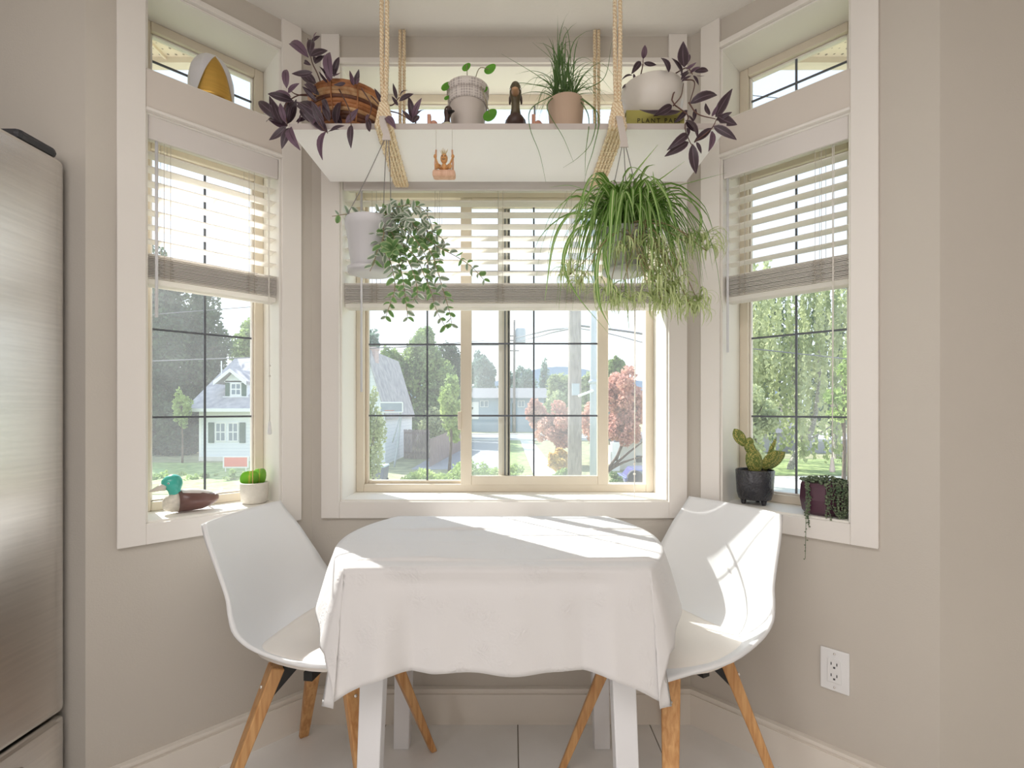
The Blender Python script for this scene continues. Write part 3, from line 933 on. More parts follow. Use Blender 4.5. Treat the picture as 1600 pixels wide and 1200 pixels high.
# ------------------------------------------------------------------ things on the window sills
ZS = Z_SILL + .0065
def duck(name, label, loc, yaw, S, mats, headz=1.0, crest=False, hs=1.0, grp=None, bh=1.0):
    """decoy duck facing +x; mats: body, back, breast, head, bill"""
    r = thing(name, label, 'duck decoy', loc, grp)
    M = Matrix.Translation(loc) @ Matrix.Rotation(yaw, 4, 'Z') @ Matrix.Scale(S, 4)
    P = lambda p: M @ Vector(p)
    def sect(x, w, z0, z1, n=16, top=1.0):
        z1 *= bh
        zc, hz = (z0 + z1)/2, (z1 - z0)/2
        out = []
        for k in range(n):
            a = 2*math.pi*k/n
            zz = math.sin(a)
            out.append(P((x, w*math.cos(a)*(1 if zz > 0 else .96), zc + hz*(zz if zz > 0 else max(zz, -.9)))))
        return out
    S_body = [(-.50, .01, .17, .20), (-.46, .07, .12, .22), (-.36, .14, .06, .25), (-.2, .19, .01, .30), (0, .21, 0, .33), (.18, .19, 0, .33)]
    S_br = [(.16, .187, .005, .325), (.28, .155, .02, .30), (.36, .11, .05, .26), (.40, .04, .10, .21)]
    mb = MB(); mb.loft([sect(*s) for s in S_body]); mb.build('body', mats[0], r, smooth=True)
    mb = MB(); mb.loft([sect(*s) for s in S_br]); mb.build('breast', mats[2], r, smooth=True)
    # saddle of the back, proud of the body
    mb = MB()
    rings = []
    for x, w, z in ((-.40, .05, .245*bh), (-.3, .10, .287*bh), (-.15, .13, .325*bh), (0, .14, .345*bh), (.12, .12, .342*bh)) if 1 else ((-.40, .05, .245), (-.3, .10, .287), (-.15, .13, .325), (0, .14, .345), (.12, .12, .342)):
        rings.append([P((x, w*math.cos(a), z - .10 + .10*math.sin(a) + .004)) for a in [math.pi*k/10 for k in range(11)]] + [P((x, 0, z - .12))])
    mb.loft(rings); mb.build('wing_patch', mats[1], r, smooth=True)
    mb = MB(); mb.loft([[P((-.42, .06*c, .215*bh + .03*s)) for c, s in ((1,0),(0,1),(-1,0),(0,-1))], [P((-.56, .045*c, .275*bh + .012*s)) for c, s in ((1,0),(0,1),(-1,0),(0,-1))]])
    mb.build('tail', mats[1], r)
    hz = headz
    def ell(c, rx, ry, rz, n=16):
        return [P((c[0] + hs*rx*math.cos(2*math.pi*k/n), c[1] + hs*ry*math.sin(2*math.pi*k/n), c[2])) for k in range(n)]
    mb = MB()
    mb.loft([ell((.20, 0, .24), .11, .10, 0), ell((.21, 0, .35*hz), .072, .068, 0), ell((.225, 0, .42*hz), .074, .068, 0), ell((.25, 0, .48*hz), .108, .084, 0),
             ell((.26, 0, .55*hz), .128, .096, 0), ell((.26, 0, .62*hz), .122, .091, 0), ell((.25, 0, .68*hz), .088, .066, 0), ell((.245, 0, .712*hz), .042, .03, 0), ell((.245, 0, .72*hz), .008, .006, 0)])
    hd = mb.build('head', mats[3], r, smooth=True)
    mb = MB()
    bz = .53*hz
    rings = []
    for x, w, hgt, z in ((.335, .066, .085, bz - .010), (.40, .060, .062, bz - .026), (.46, .058, .044, bz - .050), (.52, .054, .028, bz - .070), (.56, .028, .012, bz - .078)):
        rings.append([P((x + .10*(hs - 1), hs*w*math.cos(2*math.pi*k/10), z + hgt*math.sin(2*math.pi*k/10))) for k in range(10)])
    mb.loft(rings); mb.build('bill', mats[4], r, smooth=True)
    for sy in (-1, 1):
        mb = MB(); mb.ball(P((.26 + .06*hs, sy*.080*hs, .575*hz)), .017*S, 10, 6); ey = mb.build('eye', M_white, hd, smooth=True)
        mb = MB(); mb.ball(P((.264 + .06*hs, sy*.088*hs, .575*hz)), .010*S, 8, 5); mb.build('pupil', M_black, hd, smooth=True)
    if crest:
        for sy in (-1, 1):
            mb = MB()
            mb.loft([ell((.20, sy*.07, .60*hz), .05, .02, 0, 8), ell((.17, sy*.10, .52*hz), .05, .02, 0, 8), ell((.17, sy*.105, .44*hz), .03, .015, 0, 8)])
            mb.build('cheek_tuft', mats[1], hd, smooth=True)
    return r
M_teal = mat('teal_glaze', (62, 172, 158), 0.25, 0.18, 18, coat=.4)
M_umber = mat('brown_duck_paint', (112, 78, 72), 0.35, 0.2, 14, coat=.3)
M_pale = mat('pale_duck_paint', (214, 208, 204), 0.45, 0.06, 20)
M_speck = mat('speckled_breast', (216, 208, 196), 0.5, 0.2, 60)
M_billg = mat('pale_bill', (222, 212, 202), 0.4)
p = FL.p(.25*math.sqrt(2), .070, ZS)
duck('teal_duck_decoy', 'painted duck decoy with teal head and brown body on the left sill', p, math.radians(225 + 4), .168, (M_umber, M_pale, M_speck, M_teal, M_billg), .98, False, 1.32, None, 1.22)

def pot(root, name, m, c, prof, n=28, sx=1, sy=1, soil=None):
    o = MB().lathe(prof, c, n, True, sx, sy).build(name, m, root, smooth=True)
    md = o.modifiers.new('edge', 'EDGE_SPLIT'); md.split_angle = math.radians(50)
    return o
def soil(root, c, r, z):
    MB().lathe([(0.001, z - .01), (r, z - .01), (r*.98, z), (r*.5, z + .003), (0.001, z + .004)], c, 20).build('soil', M_soil, root, smooth=True)
M_sand = mat('sandy_white_pot', (222, 216, 206), 0.8, 0.06, 30, .3, 200)
M_hoya = blade_mat('heart_leaf', (146, 200, 78), (216, 206, 110), .01, 0, .45)
p = FL.p(.1154*math.sqrt(2), .075, ZS)
hp = thing('heart_leaf_pot', 'small sandy white pot with two round green leaves on the left sill', 'potted plant', p)
pot(hp, 'pot', M_sand, p, [(.034, 0), (.040, .006), (.044, .04), (.044, .068), (.040, .070), (.039, .055), (.001, .055)])
soil(hp, p, .039, .062)
def round_leaf(mb, c, r, up, right, cup=.2, heart=.15, n=20):
    up, right = Vector(up).normalized(), Vector(right).normalized(); nn = right.cross(up)
    vs, uvs, fs = [], [], []
    vs.append(Vector(c)); uvs.append((.5, .5))
    for k in range(n):
        a = 2*math.pi*k/n
        rr = r*(1 - heart*max(0, math.sin(a))**6*1.5)
        x, y = rr*math.cos(a), rr*math.sin(a)
        vs.append(Vector(c) + right*x + up*y + nn*(cup*r*abs(math.cos(a))**2))
        uvs.append((.5 + .5*math.cos(a), .5 + .5*math.sin(a)))
    for k in range(n): fs.append((0, 1 + k, 1 + (k + 1) % n))
    mb.add(vs, fs, uvs)
for dx, dz, rr, yaw in ((-.014, .084, .030, .15), (.014, .090, .031, -.35)):
    mb = MB(); rt = Vector((math.cos(yaw), math.sin(yaw), .08)); round_leaf(mb, p + Vector((dx, -.004 if dx < 0 else .008, dz)), rr, (0, .1, 1), rt, .12)
    mb.build('leaf', M_hoya, hp, smooth=True, solid=.003)
MB().tube([p + Vector((0, -.012, .058)), p + Vector((0, -.012, .112))], .002, 6).build('leaf_stake', mat('straw_stake', (222, 190, 120), .6), hp)

# right sill: cactus
M_blackpot = mat('black_glazed_pot', (44, 44, 50), 0.25, 0.3, 12, .5, 150, coat=.5)
m, t, b = new_mat('cactus_skin')
N, L = t.nodes, t.links; M_cactus = m
tcn = N.new('ShaderNodeTexCoord'); vo = N.new('ShaderNodeTexVoronoi'); vo.inputs['Scale'].default_value = 230; vo.inputs['Randomness'].default_value = .35
L.new(tcn.outputs['Object'], vo.inputs['Vector'])
cr = N.new('ShaderNodeValToRGB'); cr.color_ramp.elements[0].position = .25; cr.color_ramp.elements[0].color = lin((226, 204, 118)); cr.color_ramp.elements[1].position = .42; cr.color_ramp.elements[1].color = lin((104, 120, 56))
L.new(vo.outputs['Distance'], cr.inputs[0]); L.new(cr.outputs[0], b.inputs['Base Color']); b.inputs['Roughness'].default_value = .7
p = FR.p(.133*math.sqrt(2), .075, ZS)
kp = thing('bunny_ear_cactus', 'bunny ear cactus in a black footed pot on the right sill', 'potted cactus', p)
pot(kp, 'pot', M_blackpot, p + Vector((0, 0, .014)), [(.030, 0), (.050, .004), (.056, .025), (.060, .098), (.058, .101), (.054, .099), (.053, .085), (.001, .085)])
for k in range(3):
    a = 2*math.pi*(k + .25)/3 + .35
    MB().lathe([(.006, 0), (.008, .006), (.010, .018)], p + Vector((.036*math.cos(a), .036*math.sin(a), 0)), 10).build('foot', M_blackpot, kp, smooth=True)
soil(kp, p, .053, .108)
def pad(c0, c1, w, th=.3, flat=(0, 1, 0)):
    """flat oval cactus pad from base c0 to tip c1"""
    c0, c1 = Vector(c0), Vector(c1); d = (c1 - c0); Ln = d.length; d.normalize()
    fl = Vector(flat); fl = (fl - d*fl.dot(d)).normalized(); s = d.cross(fl)
    mb = MB(); rings = []
    for k in range(11):
        tt = k / 10
        ww = w*.5*max(.02, math.sin(math.pi*min(1, .10 + tt*.9))**.62) * (.75 + .25*tt)
        if k == 10: ww = w*.02
        rings.append([c0 + d*Ln*tt + s*ww*math.cos(a) + fl*ww*th*math.sin(a) for a in [2*math.pi*j/16 for j in range(16)]])
    mb.loft(rings)
    return mb
YC = p.y
def pxp(x, y, dy=0.0): return at(x, y, YC + dy)
for a, bq, w, th, flat in (((1181, 742), (1175, 698), .062, .75, (0, 1, 0)), ((1178, 712), (1166, 688), .040, .8, (0, 1, 0)), ((1164, 696), (1147, 670), .042, .35, (.3, 1, 0)), ((1170, 698), (1172, 683), .034, .7, (0, 1, 0)),
                     ((1190, 731), (1219, 705), .058, .28, (-.2, 1, .2)), ((1193, 733), (1227, 706), .050, .28, (.2, 1, .3))):
    dy = .018 if bq[0] == 1227 else 0
    pad(pxp(*a, dy), pxp(*bq, dy), w, th, flat).build('cactus_pad', M_cactus, kp, smooth=True)
pad(pxp(1196, 724, .012), pxp(1213, 684, .012), .017, .6).build('cactus_pad', M_cactus, kp, smooth=True)

# right sill: string of hearts pot
M_purple = mat('purple_glazed_pot', (92, 58, 74), 0.3, 0.2, 5, coat=.35)
M_pearl = mat('pearl_leaf', (98, 124, 92), .5, .25, 40, trans=.2, rgb2=(148, 160, 128))
M_vine = mat('vine_stem', (150, 132, 100), .7)
p = FR.p(.276*math.sqrt(2), .066, ZS)
vp = thing('trailing_string_plant', 'purple faceted pot with trailing bead-like plant on the right sill', 'potted plant', p)
prof = [(.052, 0), (.060, .01), (.066, .045), (.064, .085), (.060, .096), (.056, .094), (.055, .08), (.001, .08)]
o = MB().lathe(prof, p, 9).build('pot', M_purple, vp, bevel=.002)
soil(vp, p, .056, .088)
pearl_me = MB().ball((0, 0, 0), 1, 6, 4, 1, 1, .8).mesh('bead_leaf', M_pearl)
def bead(q, r): 
    return (q, r)
beads_top, strands = [], []
for k in range(230):
    a, rr = rnd.uniform(0, 6.283), .064*math.sqrt(rnd.random())
    mbq = p + Vector((rr*math.cos(a), rr*math.sin(a), .096 + .018*rnd.random()*(1.3 - rr/.064)))
    beads_top.append((mbq, rnd.uniform(.003, .0048)))
mb = MB()
for q, rr in beads_top: mb.ball(q, rr, 5, 3, 1, 1, .8)
o = mb.build('bead_foliage', M_pearl, vp, smooth=True); o['kind'] = 'stuff'
vdir = Vector((-p.x, -p.y, 0)).normalized()
side = Vector((0, 0, 1)).cross(vdir).normalized()
for off, drop, dens in ((-.046, .215, .011), (-.040, .125, .007), (.006, .10, .009), (.014, .105, .008), (.022, .09, .010), (.030, .10, .007), (.038, .095, .006), (.046, .105, .006), (.054, .10, .006), (.060, .085, .006), (.050, .085, .006), (.034, .085, .007), (-.043, .10, .007)):
    rad = .069
    fw = math.sqrt(max(.0002, rad*rad - off*off))
    ang = rnd.uniform(-.01, .01)
    b0 = p + side*off + vdir*fw*.9 + Vector((0, 0, .098))
    path = crom([b0, b0 + vdir*.008 + Vector((0, 0, -.02)), b0 + vdir*(.055 if drop > .2 else .012) + side*ang + Vector((0, 0, -drop*.6)), b0 + vdir*(.013 + (.052 if drop > .2 else .018 if drop > .12 else 0)) - side*ang + Vector((0, 0, -drop))], 24)
    mb = MB(); mb.tube(path, .0009, 4)
    for i in range(2, len(path)):
        for s in range(2 if dens < .0075 else 1):
            if rnd.random() < .8:
                mb.ball(path[i] + Vector((rnd.uniform(-1, 1), rnd.uniform(-1, 1), rnd.uniform(-1, 1)))*.004, rnd.uniform(.0022, .0042)*(.7 if drop > .2 and i > 14 else 1), 5, 3, 1, 1, .8)
    mb.build('hanging_strand', M_pearl, vp, smooth=True)

# left transom ledge: white and gold vase
M_wvase = mat('white_facet_vase', (226, 224, 228), .35, .02, 6)
M_gold = mat('brushed_gold', (214, 172, 92), .32, .08, 10, .03, 120, metal=1.0, stretch=(1, 1, 12))
p = FL.p(.205*math.sqrt(2), .080, Z_T0 + .0065)
gv = thing('gold_petal_vase', 'white rounded vase with one gold petal face on the left transom ledge', 'vase', p)
RV, HV = .066, .158
def vr(h): # radius by height fraction
    return RV*(1 - max(0, h - .45)**2.4*2.4*.95) if h < 1 else RV*.3
prof = [(.052, 0), (.060, .006)] + [(vr(h), HV*h) for h in [.1, .2, .3, .4, .5, .6, .7, .8, .88, .94, .98]] + [(.02, HV), (.016, HV - .01), (.001, HV - .012)]
MB().lathe(prof, p, 9).build('body', M_wvase, gv, bevel=.006)
ca = math.atan2(-p.y, -p.x) + math.radians(12)
mb = MB(); rings = []
nh, nw = 14, 11
for i in range(nh + 1):
    h = .03 + .84*i/nh
    wd = math.radians(47)*(max(0, 1 - ((h - .03)/.84))**.75)
    for j in range(nw):
        a = ca + wd*(2*j/(nw-1) - 1)
        rr = vr(max(.1, h)) + .002 + .003*math.sin(math.pi*j/(nw-1))
        rings.append((p.x + rr*math.cos(a), p.y + rr*math.sin(a), p.z + HV*h))
fs = [(i*nw+j, i*nw+j+1, (i+1)*nw+j+1, (i+1)*nw+j) for i in range(nh) for j in range(nw-1)]
mb.add(rings, fs); mb.build('gold_face', M_gold, gv, smooth=True, solid=.003)
# ------------------------------------------------------------------ leaves
def leaf_mesh(name, m, w, bend, fold=.35, n=7, shape=None):
    """unit leaf along +Y, face towards +Z"""
    mb = MB()
    path = [(0, i/n, bend*4*(i/n)*(1 - i/n)*.5 - bend*.3*(i/n)**2) for i in range(n + 1)]
    if shape is None: shape = lambda t: math.sin(math.pi*min(1, t**.8))**.8
    mb.ribbon(path, [max(.015, w*shape(i/n)) for i in range(n + 1)], (0, 0, 1), fold)
    return mb.mesh(name, m)
def leaf_M(b, e, face, roll, wscale=1.0):
    b, e = Vector(b), Vector(e)
    y = e - b; Ln = y.length; y.normalize()
    z = Vector(face) - y*Vector(face).dot(y)
    if z.length < 1e-4: z = Vector((0, 0, 1)) - y*y.z
    z.normalize()
    z = Quaternion(y, roll) @ z
    x = y.cross(z)
    R = Matrix((x, y, z)).transposed().to_4x4()
    return Matrix.Translation(b) @ R @ Matrix.Diagonal((Ln*wscale, Ln, Ln, 1))
M_trad = blade_mat('purple_leaf', (70, 54, 62), (112, 92, 104), .02, .40, .18, .38, .04, .08)
M_trad2 = blade_mat('purple_leaf_underside', (112, 86, 104), (78, 58, 70), .02, 0, .18, .4)
M_tstem = mat('purple_stem', (104, 74, 66), .6, .2, 30)
TL = [leaf_mesh('leaf', mm, .25, bd) for mm in (M_trad, M_trad2) for bd in (.12, -.15, .3)]
def px_leaf(root, a, bq, Y0, Y1, w=1.0, roll=None, kinds=TL, name='leaf', weights=(5, 5, 3, 1, 1, 1)):
    me = rnd.choices(kinds, weights[:len(kinds)])[0]
    bb, ee = at(*a, Y0), at(*bq, Y1)
    return link(name, me, root, leaf_M(bb, ee, (0, -1, .15), rnd.uniform(-.5, .5) if roll is None else roll, w*1.15))
def px_stem(root, pts, Ys, r, m, name='stem', n=16):
    P = [at(x, y, Yv) for (x, y), Yv in zip(pts, Ys)]
    mb = MB(); C = crom(P, n); mb.tube(C, [r*(1 - .5*i/n) for i in range(n + 1)], 6)
    mb.build(name, m, root, smooth=True)
    return C

# basket with purple plant, at the left of the shelf
ZSH = SZ1 + .0005
pc = at(546, 190, 1.505); pc.z = ZSH
bk = thing('purple_plant_basket', 'round woven basket with a dark purple trailing plant, left end of the shelf', 'potted plant', pc)
M_wick = [wood_mat('basket_weave', a, bq, .5, (12, 12, 12)) for a, bq in (((196, 134, 84), (150, 92, 54)), ((224, 186, 140), (176, 128, 84)), ((122, 76, 52), (84, 48, 36)))]
nR = 15
for k in range(nR):
    tt = k / (nR - 1)
    z = pc.z + .008 + tt*.137
    rr = .062 + .050*math.sin(min(1, tt*1.12)*math.pi/2)
    mb = MB()
    ring = [Vector((pc.x + rr*math.cos(a), pc.y + rr*math.sin(a), z)) for a in [2*math.pi*j/36 for j in range(37)]]
    mb.tube(ring, .0082, 6)
    mb.build('coil', M_wick[(k*2 + (k//3)) % 3 if k < nR - 2 else 0], bk, smooth=True)
MB().lathe([(.001, 0), (.062, 0), (.070, .02), (.096, .07), (.108, .125), (.102, .125), (.001, .11)], pc + Vector((0, 0, .003)), 24).build('liner', M_dark, bk, smooth=True)
soil(bk, pc, .103, .132)
for k in range(10):
    a = 2*math.pi*k/10 + .2
    pts = []
    for tt in (0, .25, .5, .75, 1):
        rr = .071 + .050*math.sin(min(1, tt*1.12)*math.pi/2)
        pts.append((pc.x + rr*math.cos(a), pc.y + rr*math.sin(a), pc.z + .008 + tt*.137))
    mb = MB(); mb.tube(crom(pts, 10), .0022, 5); mb.build('lashing', M_wick[0], bk, smooth=True)
LFT = [((482,90),(450,64)),((485,88),(512,78)),((483,86),(488,60)),((490,66),(494,50)),((492,100),(508,86)),((486,102),(474,96)),((488,113),(456,116)),((492,132),(468,116)),
 ((494,100),(490,84)),((518,125),(513,78)),((521,118),(530,88)),((515,128),(510,98)),((522,120),(524,100)),((518,118),(533,114)),((508,118),(500,104)),((512,130),(498,112)),
 ((448,138),(447,106)),((450,145),(467,130)),((455,152),(428,142)),((458,158),(418,146)),((455,156),(426,150)),((441,190),(401,156)),((440,192),(426,158)),((446,192),(437,160)),
 ((450,192),(458,158)),((446,188),(452,152)),((448,195),(414,187)),((447,197),(421,220)),((452,200),(440,232)),((453,200),(466,232)),((490,150),(472,135)),((495,158),(473,137)),
 ((494,145),(478,128)),((497,148),(492,132)),((500,190),(465,155)),((512,206),(465,160)),((505,200),(487,158)),((505,155),(515,175)),((515,190),(505,158)),((510,205),(501,248)),
 ((512,207),(530,202)),((516,205),(538,196)),((526,195),(532,155)),((535,195),(520,168)),((540,192),(560,170)),((549,195),(548,231)),((500,165),(490,195)),((487,160),(498,185)),
 ((600,165),(585,138)),((596,160),(602,176)),((573,185),(579,207)),((575,178),(572,190)),((620,155),(614,130)),((625,150),(637,140)),((624,158),(646,146)),((622,165),(612,150)),
 ((644,190),(639,150)),((645,186),(658,153)),((643,190),(628,172)),((645,188),(662,170)),((645,192),(655,180)),((553,133),(546,110)),((554,132),(561,109)),((553,134),(546,120)),
 ((557,132),(561,122)),((540,130),(522,133)),((470,170),(482,190)),((462,165),(478,178)),((480,185),(462,190)),((476,172),(497,180)),((470,178),(465,195)),((603,182),(618,200))]
for a, bq in LFT:
    low = max(a[1], bq[1]) > 196
    Y0 = 1.335 if low else rnd.uniform(1.340, 1.385)
    px_leaf(bk, a, bq, Y0, Y0 + rnd.uniform(-.03, .0 if low else .03), rnd.uniform(.95, 1.2))
    if rnd.random() < .6 and not low and a[0] < 500:
        jx, jy = rnd.uniform(-9, 9), rnd.uniform(-7, 9)
        px_leaf(bk, (a[0] + rnd.uniform(-3, 3), a[1] + rnd.uniform(-3, 3)), (bq[0] + jx, min(188, bq[1] + jy)), Y0 + .015, Y0 + .03, rnd.uniform(.9, 1.15))
Y = 1.40
for pts, Ys in (([(508,150),(497,118),(487,95),(481,60)], (1.42,1.39,1.38,1.37)), ([(514,148),(518,128),(519,105)], (1.42,1.40,1.39)), ([(505,152),(470,148),(446,165),(449,196)], (1.42,1.38,1.35,1.335)),
                ([(500,150),(465,148),(450,138)], (1.42,1.39,1.37)), ([(508,152),(488,165),(500,195),(512,208)], (1.40,1.35,1.335,1.33)), ([(530,140),(545,170),(549,197)], (1.38,1.34,1.33)),
                ([(565,138),(580,165),(574,190)], (1.36,1.335,1.33)), ([(580,150),(600,170),(625,178),(646,192)], (1.40,1.38,1.37,1.37)), ([(590,150),(610,165),(624,152)], (1.40,1.38,1.38)), ([(545,138),(554,130),(554,120)], (1.42,1.42,1.42))):
    px_stem(bk, pts, Ys, .0022, M_tstem)

# white bowl with purple plant on a green book, at the right
pbk = at(1022, 190, 1.385); pbk.z = ZSH
bo = thing('green_book', 'olive green book lying flat under the white bowl on the shelf', 'book', pbk)
M_cover = mat('olive_book_cover', (168, 160, 84), .6, .05, 20)
M_page = mat('book_pages', (232, 224, 206), .8, .05, 60)
M_ink = mat('book_ink', (52, 44, 36), .7)
BH = .050; bx0, bx1, by0, by1 = pbk.x - .082, pbk.x + .082, 1.372, 1.560
MB().box(bx0, bx1, by0, by1, ZSH, ZSH + .003).build('cover', M_cover, bo)
MB().box(bx0, bx1, by0, by1, ZSH + BH - .003, ZSH + BH).build('cover', M_cover, bo)
MB().box(bx0, bx1, by0, by0 + .004, ZSH + .003, ZSH + BH - .003).build('spine', M_cover, bo)
MB().box(bx0 + .004, bx1 - .004, by0 + .005, by1 - .004, ZSH + .003, ZSH + BH - .003).build('page_block', M_page, bo)
tx = bpy.data.curves.new('spine_title', 'FONT'); tx.body = 'PLANT PARI'; tx.size = .0175; tx.space_character = 1.35; tx.extrude = .0003
tx.materials.append(M_ink)
txo = link('spine_title', tx, bo)
bpy.context.view_layer.update()
tme = bpy.data.meshes.new_from_object(txo.evaluated_get(bpy.context.evaluated_depsgraph_get()))
tme.materials.clear(); tme.materials.append(M_ink)
bpy.data.objects.remove(txo); bpy.data.curves.remove(tx)
link('spine_title', tme, bo, Matrix.Translation((bx0 + .030, by0 - .0006, ZSH + .0145)) @ Matrix.Rotation(math.radians(90), 4, 'X'))
M_bowl = mat('white_bowl_glaze', (228, 222, 214), .3, .02, 4)
pw = Vector(((1018-HX)/FPX*1.47, 1.470, ZSH + BH + .0005))
wb = thing('white_bowl_plant', 'white oval bowl with a dark purple trailing plant, on the book', 'potted plant', pw)
pot(wb, 'bowl', M_bowl, pw, [(.050, 0), (.066, .008), (.086, .04), (.095, .08), (.094, .110), (.091, .118), (.088, .117), (.087, .10), (.001, .10)], 32)
soil(wb, pw, .086, .108)
RGT = [((1005,92),(1008,70)),((1001,96),(987,115)),((1006,98),(1026,102)),((988,118),(971,124)),((992,125),(990,115)),((985,132),(972,138)),((1045,113),(1034,89)),((1066,115),(1050,90)),((1069,105),(1067,66)),
 ((1075,98),(1078,84)),((1085,112),(1108,110)),((1088,118),(1101,119)),((1083,118),(1092,133)),((1064,125),(1078,112)),((1065,128),(1080,118)),((1078,162),(1122,146)),((1050,165),(1022,181)),((1064,174),(998,175)),
 ((1074,172),(1054,192)),((1118,183),(1143,140)),((1108,180),(1102,162)),((1112,182),(1122,164)),((1118,188),(1144,175)),((1120,180),(1151,196)),((1115,197),(1151,218)),((1112,200),(1084,222)),((1113,205),(1108,236)),
 ((1070,188),(1092,215)),((1072,190),(1090,208)),((1075,210),(1044,233)),((1076,222),(1039,244)),((1082,225),(1087,273)),((1088,222),(1096,240)),((1074,200),(1076,212)),((1075,180),(1085,195)),((1088,170),(1083,190)),
 ((1072,108),(1088,98)),((1076,110),(1062,118)),((1078,115),(1094,104)),((1020,116),(1034,112)),((1064,112),(1072,126))]
for a, bq in RGT:
    low = max(a[1], bq[1]) > 198
    Y0 = 1.33 if low else (1.45 if a[0] < 1040 and a[1] < 140 else rnd.uniform(1.345, 1.37))
    wd = 1.75 if (a, bq) in (((1120,180),(1151,196)), ((1108,180),(1102,162)), ((1005,92),(1008,70)), ((1069,105),(1067,66)), ((1045,113),(1034,89))) else rnd.uniform(1.0, 1.25)
    px_leaf(wb, a, bq, Y0, Y0 + rnd.uniform(-.02, .01), wd)
for pts, Ys in (([(1045,122),(1060,112),(1074,106),(1082,116)], (1.44,1.41,1.38,1.36)), ([(1062,128),(1050,158),(1075,180),(1070,198),(1078,222),(1084,228)], (1.42,1.37,1.35,1.335,1.33,1.33)),
                ([(1066,125),(1085,128),(1078,160)], (1.42,1.37,1.36)), ([(1076,160),(1090,178),(1118,186)], (1.36,1.35,1.34)), ([(1085,222),(1110,203),(1120,186)], (1.33,1.33,1.34)), ([(1000,122),(1004,104),(1005,92)], (1.46,1.45,1.45)), ([(1052,165),(1064,150),(1068,130)], (1.35,1.37,1.41))):
    px_stem(wb, pts, Ys, .0022, M_tstem)

# pilea in a grey white pot with a lace rim
pp = Vector(((731-HX)/FPX*1.46, 1.460, ZSH))
pi = thing('round_leaf_plant', 'grey white pot with lace pattern rim and a few round green leaves', 'potted plant', pp)
M_lace, t, b = new_mat('lace_pot')
N, L = t.nodes, t.links
tcn = N.new('ShaderNodeTexCoord'); vo = N.new('ShaderNodeTexVoronoi'); vo.inputs['Scale'].default_value = 130; vo.inputs['Randomness'].default_value = .1
L.new(tcn.outputs['Object'], vo.inputs['Vector'])
cr = N.new('ShaderNodeValToRGB'); cr.color_ramp.elements[0].position = .3; cr.color_ramp.elements[0].color = lin((182, 172, 168)); cr.color_ramp.elements[1].position = .5; cr.color_ramp.elements[1].color = lin((222, 214, 208))
L.new(vo.outputs['Distance'], cr.inputs[0]); L.new(cr.outputs[0], b.inputs['Base Color']); b.inputs['Roughness'].default_value = .6
M_gpot = mat('grey_white_pot', (206, 196, 188), .5, .02, 6)
pot(pi, 'pot', M_gpot, pp, [(.042, 0), (.046, .004), (.055, .11), (.055, .125), (.001, .125)])
MB().lathe([(.056, .112), (.060, .114), (.061, .140), (.058, .142)], pp, 32, False).build('rim_band', M_lace, pi, smooth=True)
MB().lathe([(.058, .142), (.063, .143), (.064, .165), (.060, .167), (.057, .165), (.056, .14)], pp, 32, False).build('rim_band', M_lace, pi, smooth=True)
soil(pi, pp, .056, .150)
M_pilea = mat('round_leaf_green', (104, 172, 58), .35, .12, 40, trans=.5)
for (cx, cy), rr, Yv, tip in (((729,105), .0145, 1.45, 0), ((766,108), .0185, 1.44, .15), ((697,135), .0155, 1.43, .1), ((757,140), .011, 1.43, .2), ((698,153), .008, 1.43, .1), ((766,180), .0215, 1.40, .1)):
    c = at(cx, cy, Yv)
    mb = MB(); round_leaf(mb, c, rr, (tip*.5, .25, 1), (.75 if cx in (729, 697) else .95, -.3, .08), .12, .0)
    lf = mb.build('leaf', M_pilea, pi, smooth=True)
    mb = MB(); mb.tube(crom([Vector((pp.x + (c.x - pp.x)*.2, pp.y, pp.z + .155)), Vector(((pp.x + c.x)/2, (pp.y + c.y)/2 - .01, max(c.z, pp.z + .165))), c + Vector((0, .002, 0))], 10), .0012, 5)
    mb.build('petiole', mat('petiole', (150, 140, 110), .5) if not bpy.data.materials.get('petiole') else bpy.data.materials['petiole'], pi, smooth=True)

# ponytail grass plant in a tan pot
M_tanpot = mat('tan_clay_pot', (196, 170, 148), .7, .04, 8)
pg = Vector(((884-HX)/FPX*1.45, 1.450, ZSH))
gp_ = thing('grass_plant', 'tan clay pot with thin arching grass-like leaves, beside the right rope', 'potted plant', pg)
pot(gp_, 'pot', M_tanpot, pg, [(.040, 0), (.046, .004), (.054, .115), (.053, .119), (.049, .117), (.047, .10), (.001, .10)])
soil(gp_, pg, .047, .108)
M_grassl = blade_mat('grass_leaf', (84, 118, 62), (128, 158, 92), .05, 0, .3)
for cxx in (-.028, -.006, .018):
    mb = MB(); mb.lathe([(.010, .105), (.013, .112), (.009, .125), (.005, .14), (.001, .142)], pg + Vector((cxx, 0, 0)), 10); mb.build('bulb_stem', M_tanpot, gp_, smooth=True)
def arch(b0, az, up, out, drop, n=12):
    h = Vector((math.cos(az), math.sin(az), 0))
    return crom([b0, b0 + h*out*.25 + Vector((0, 0, up*.8)), b0 + h*out*.62 + Vector((0, 0, up)), b0 + h*out + Vector((0, 0, up - drop))], n)
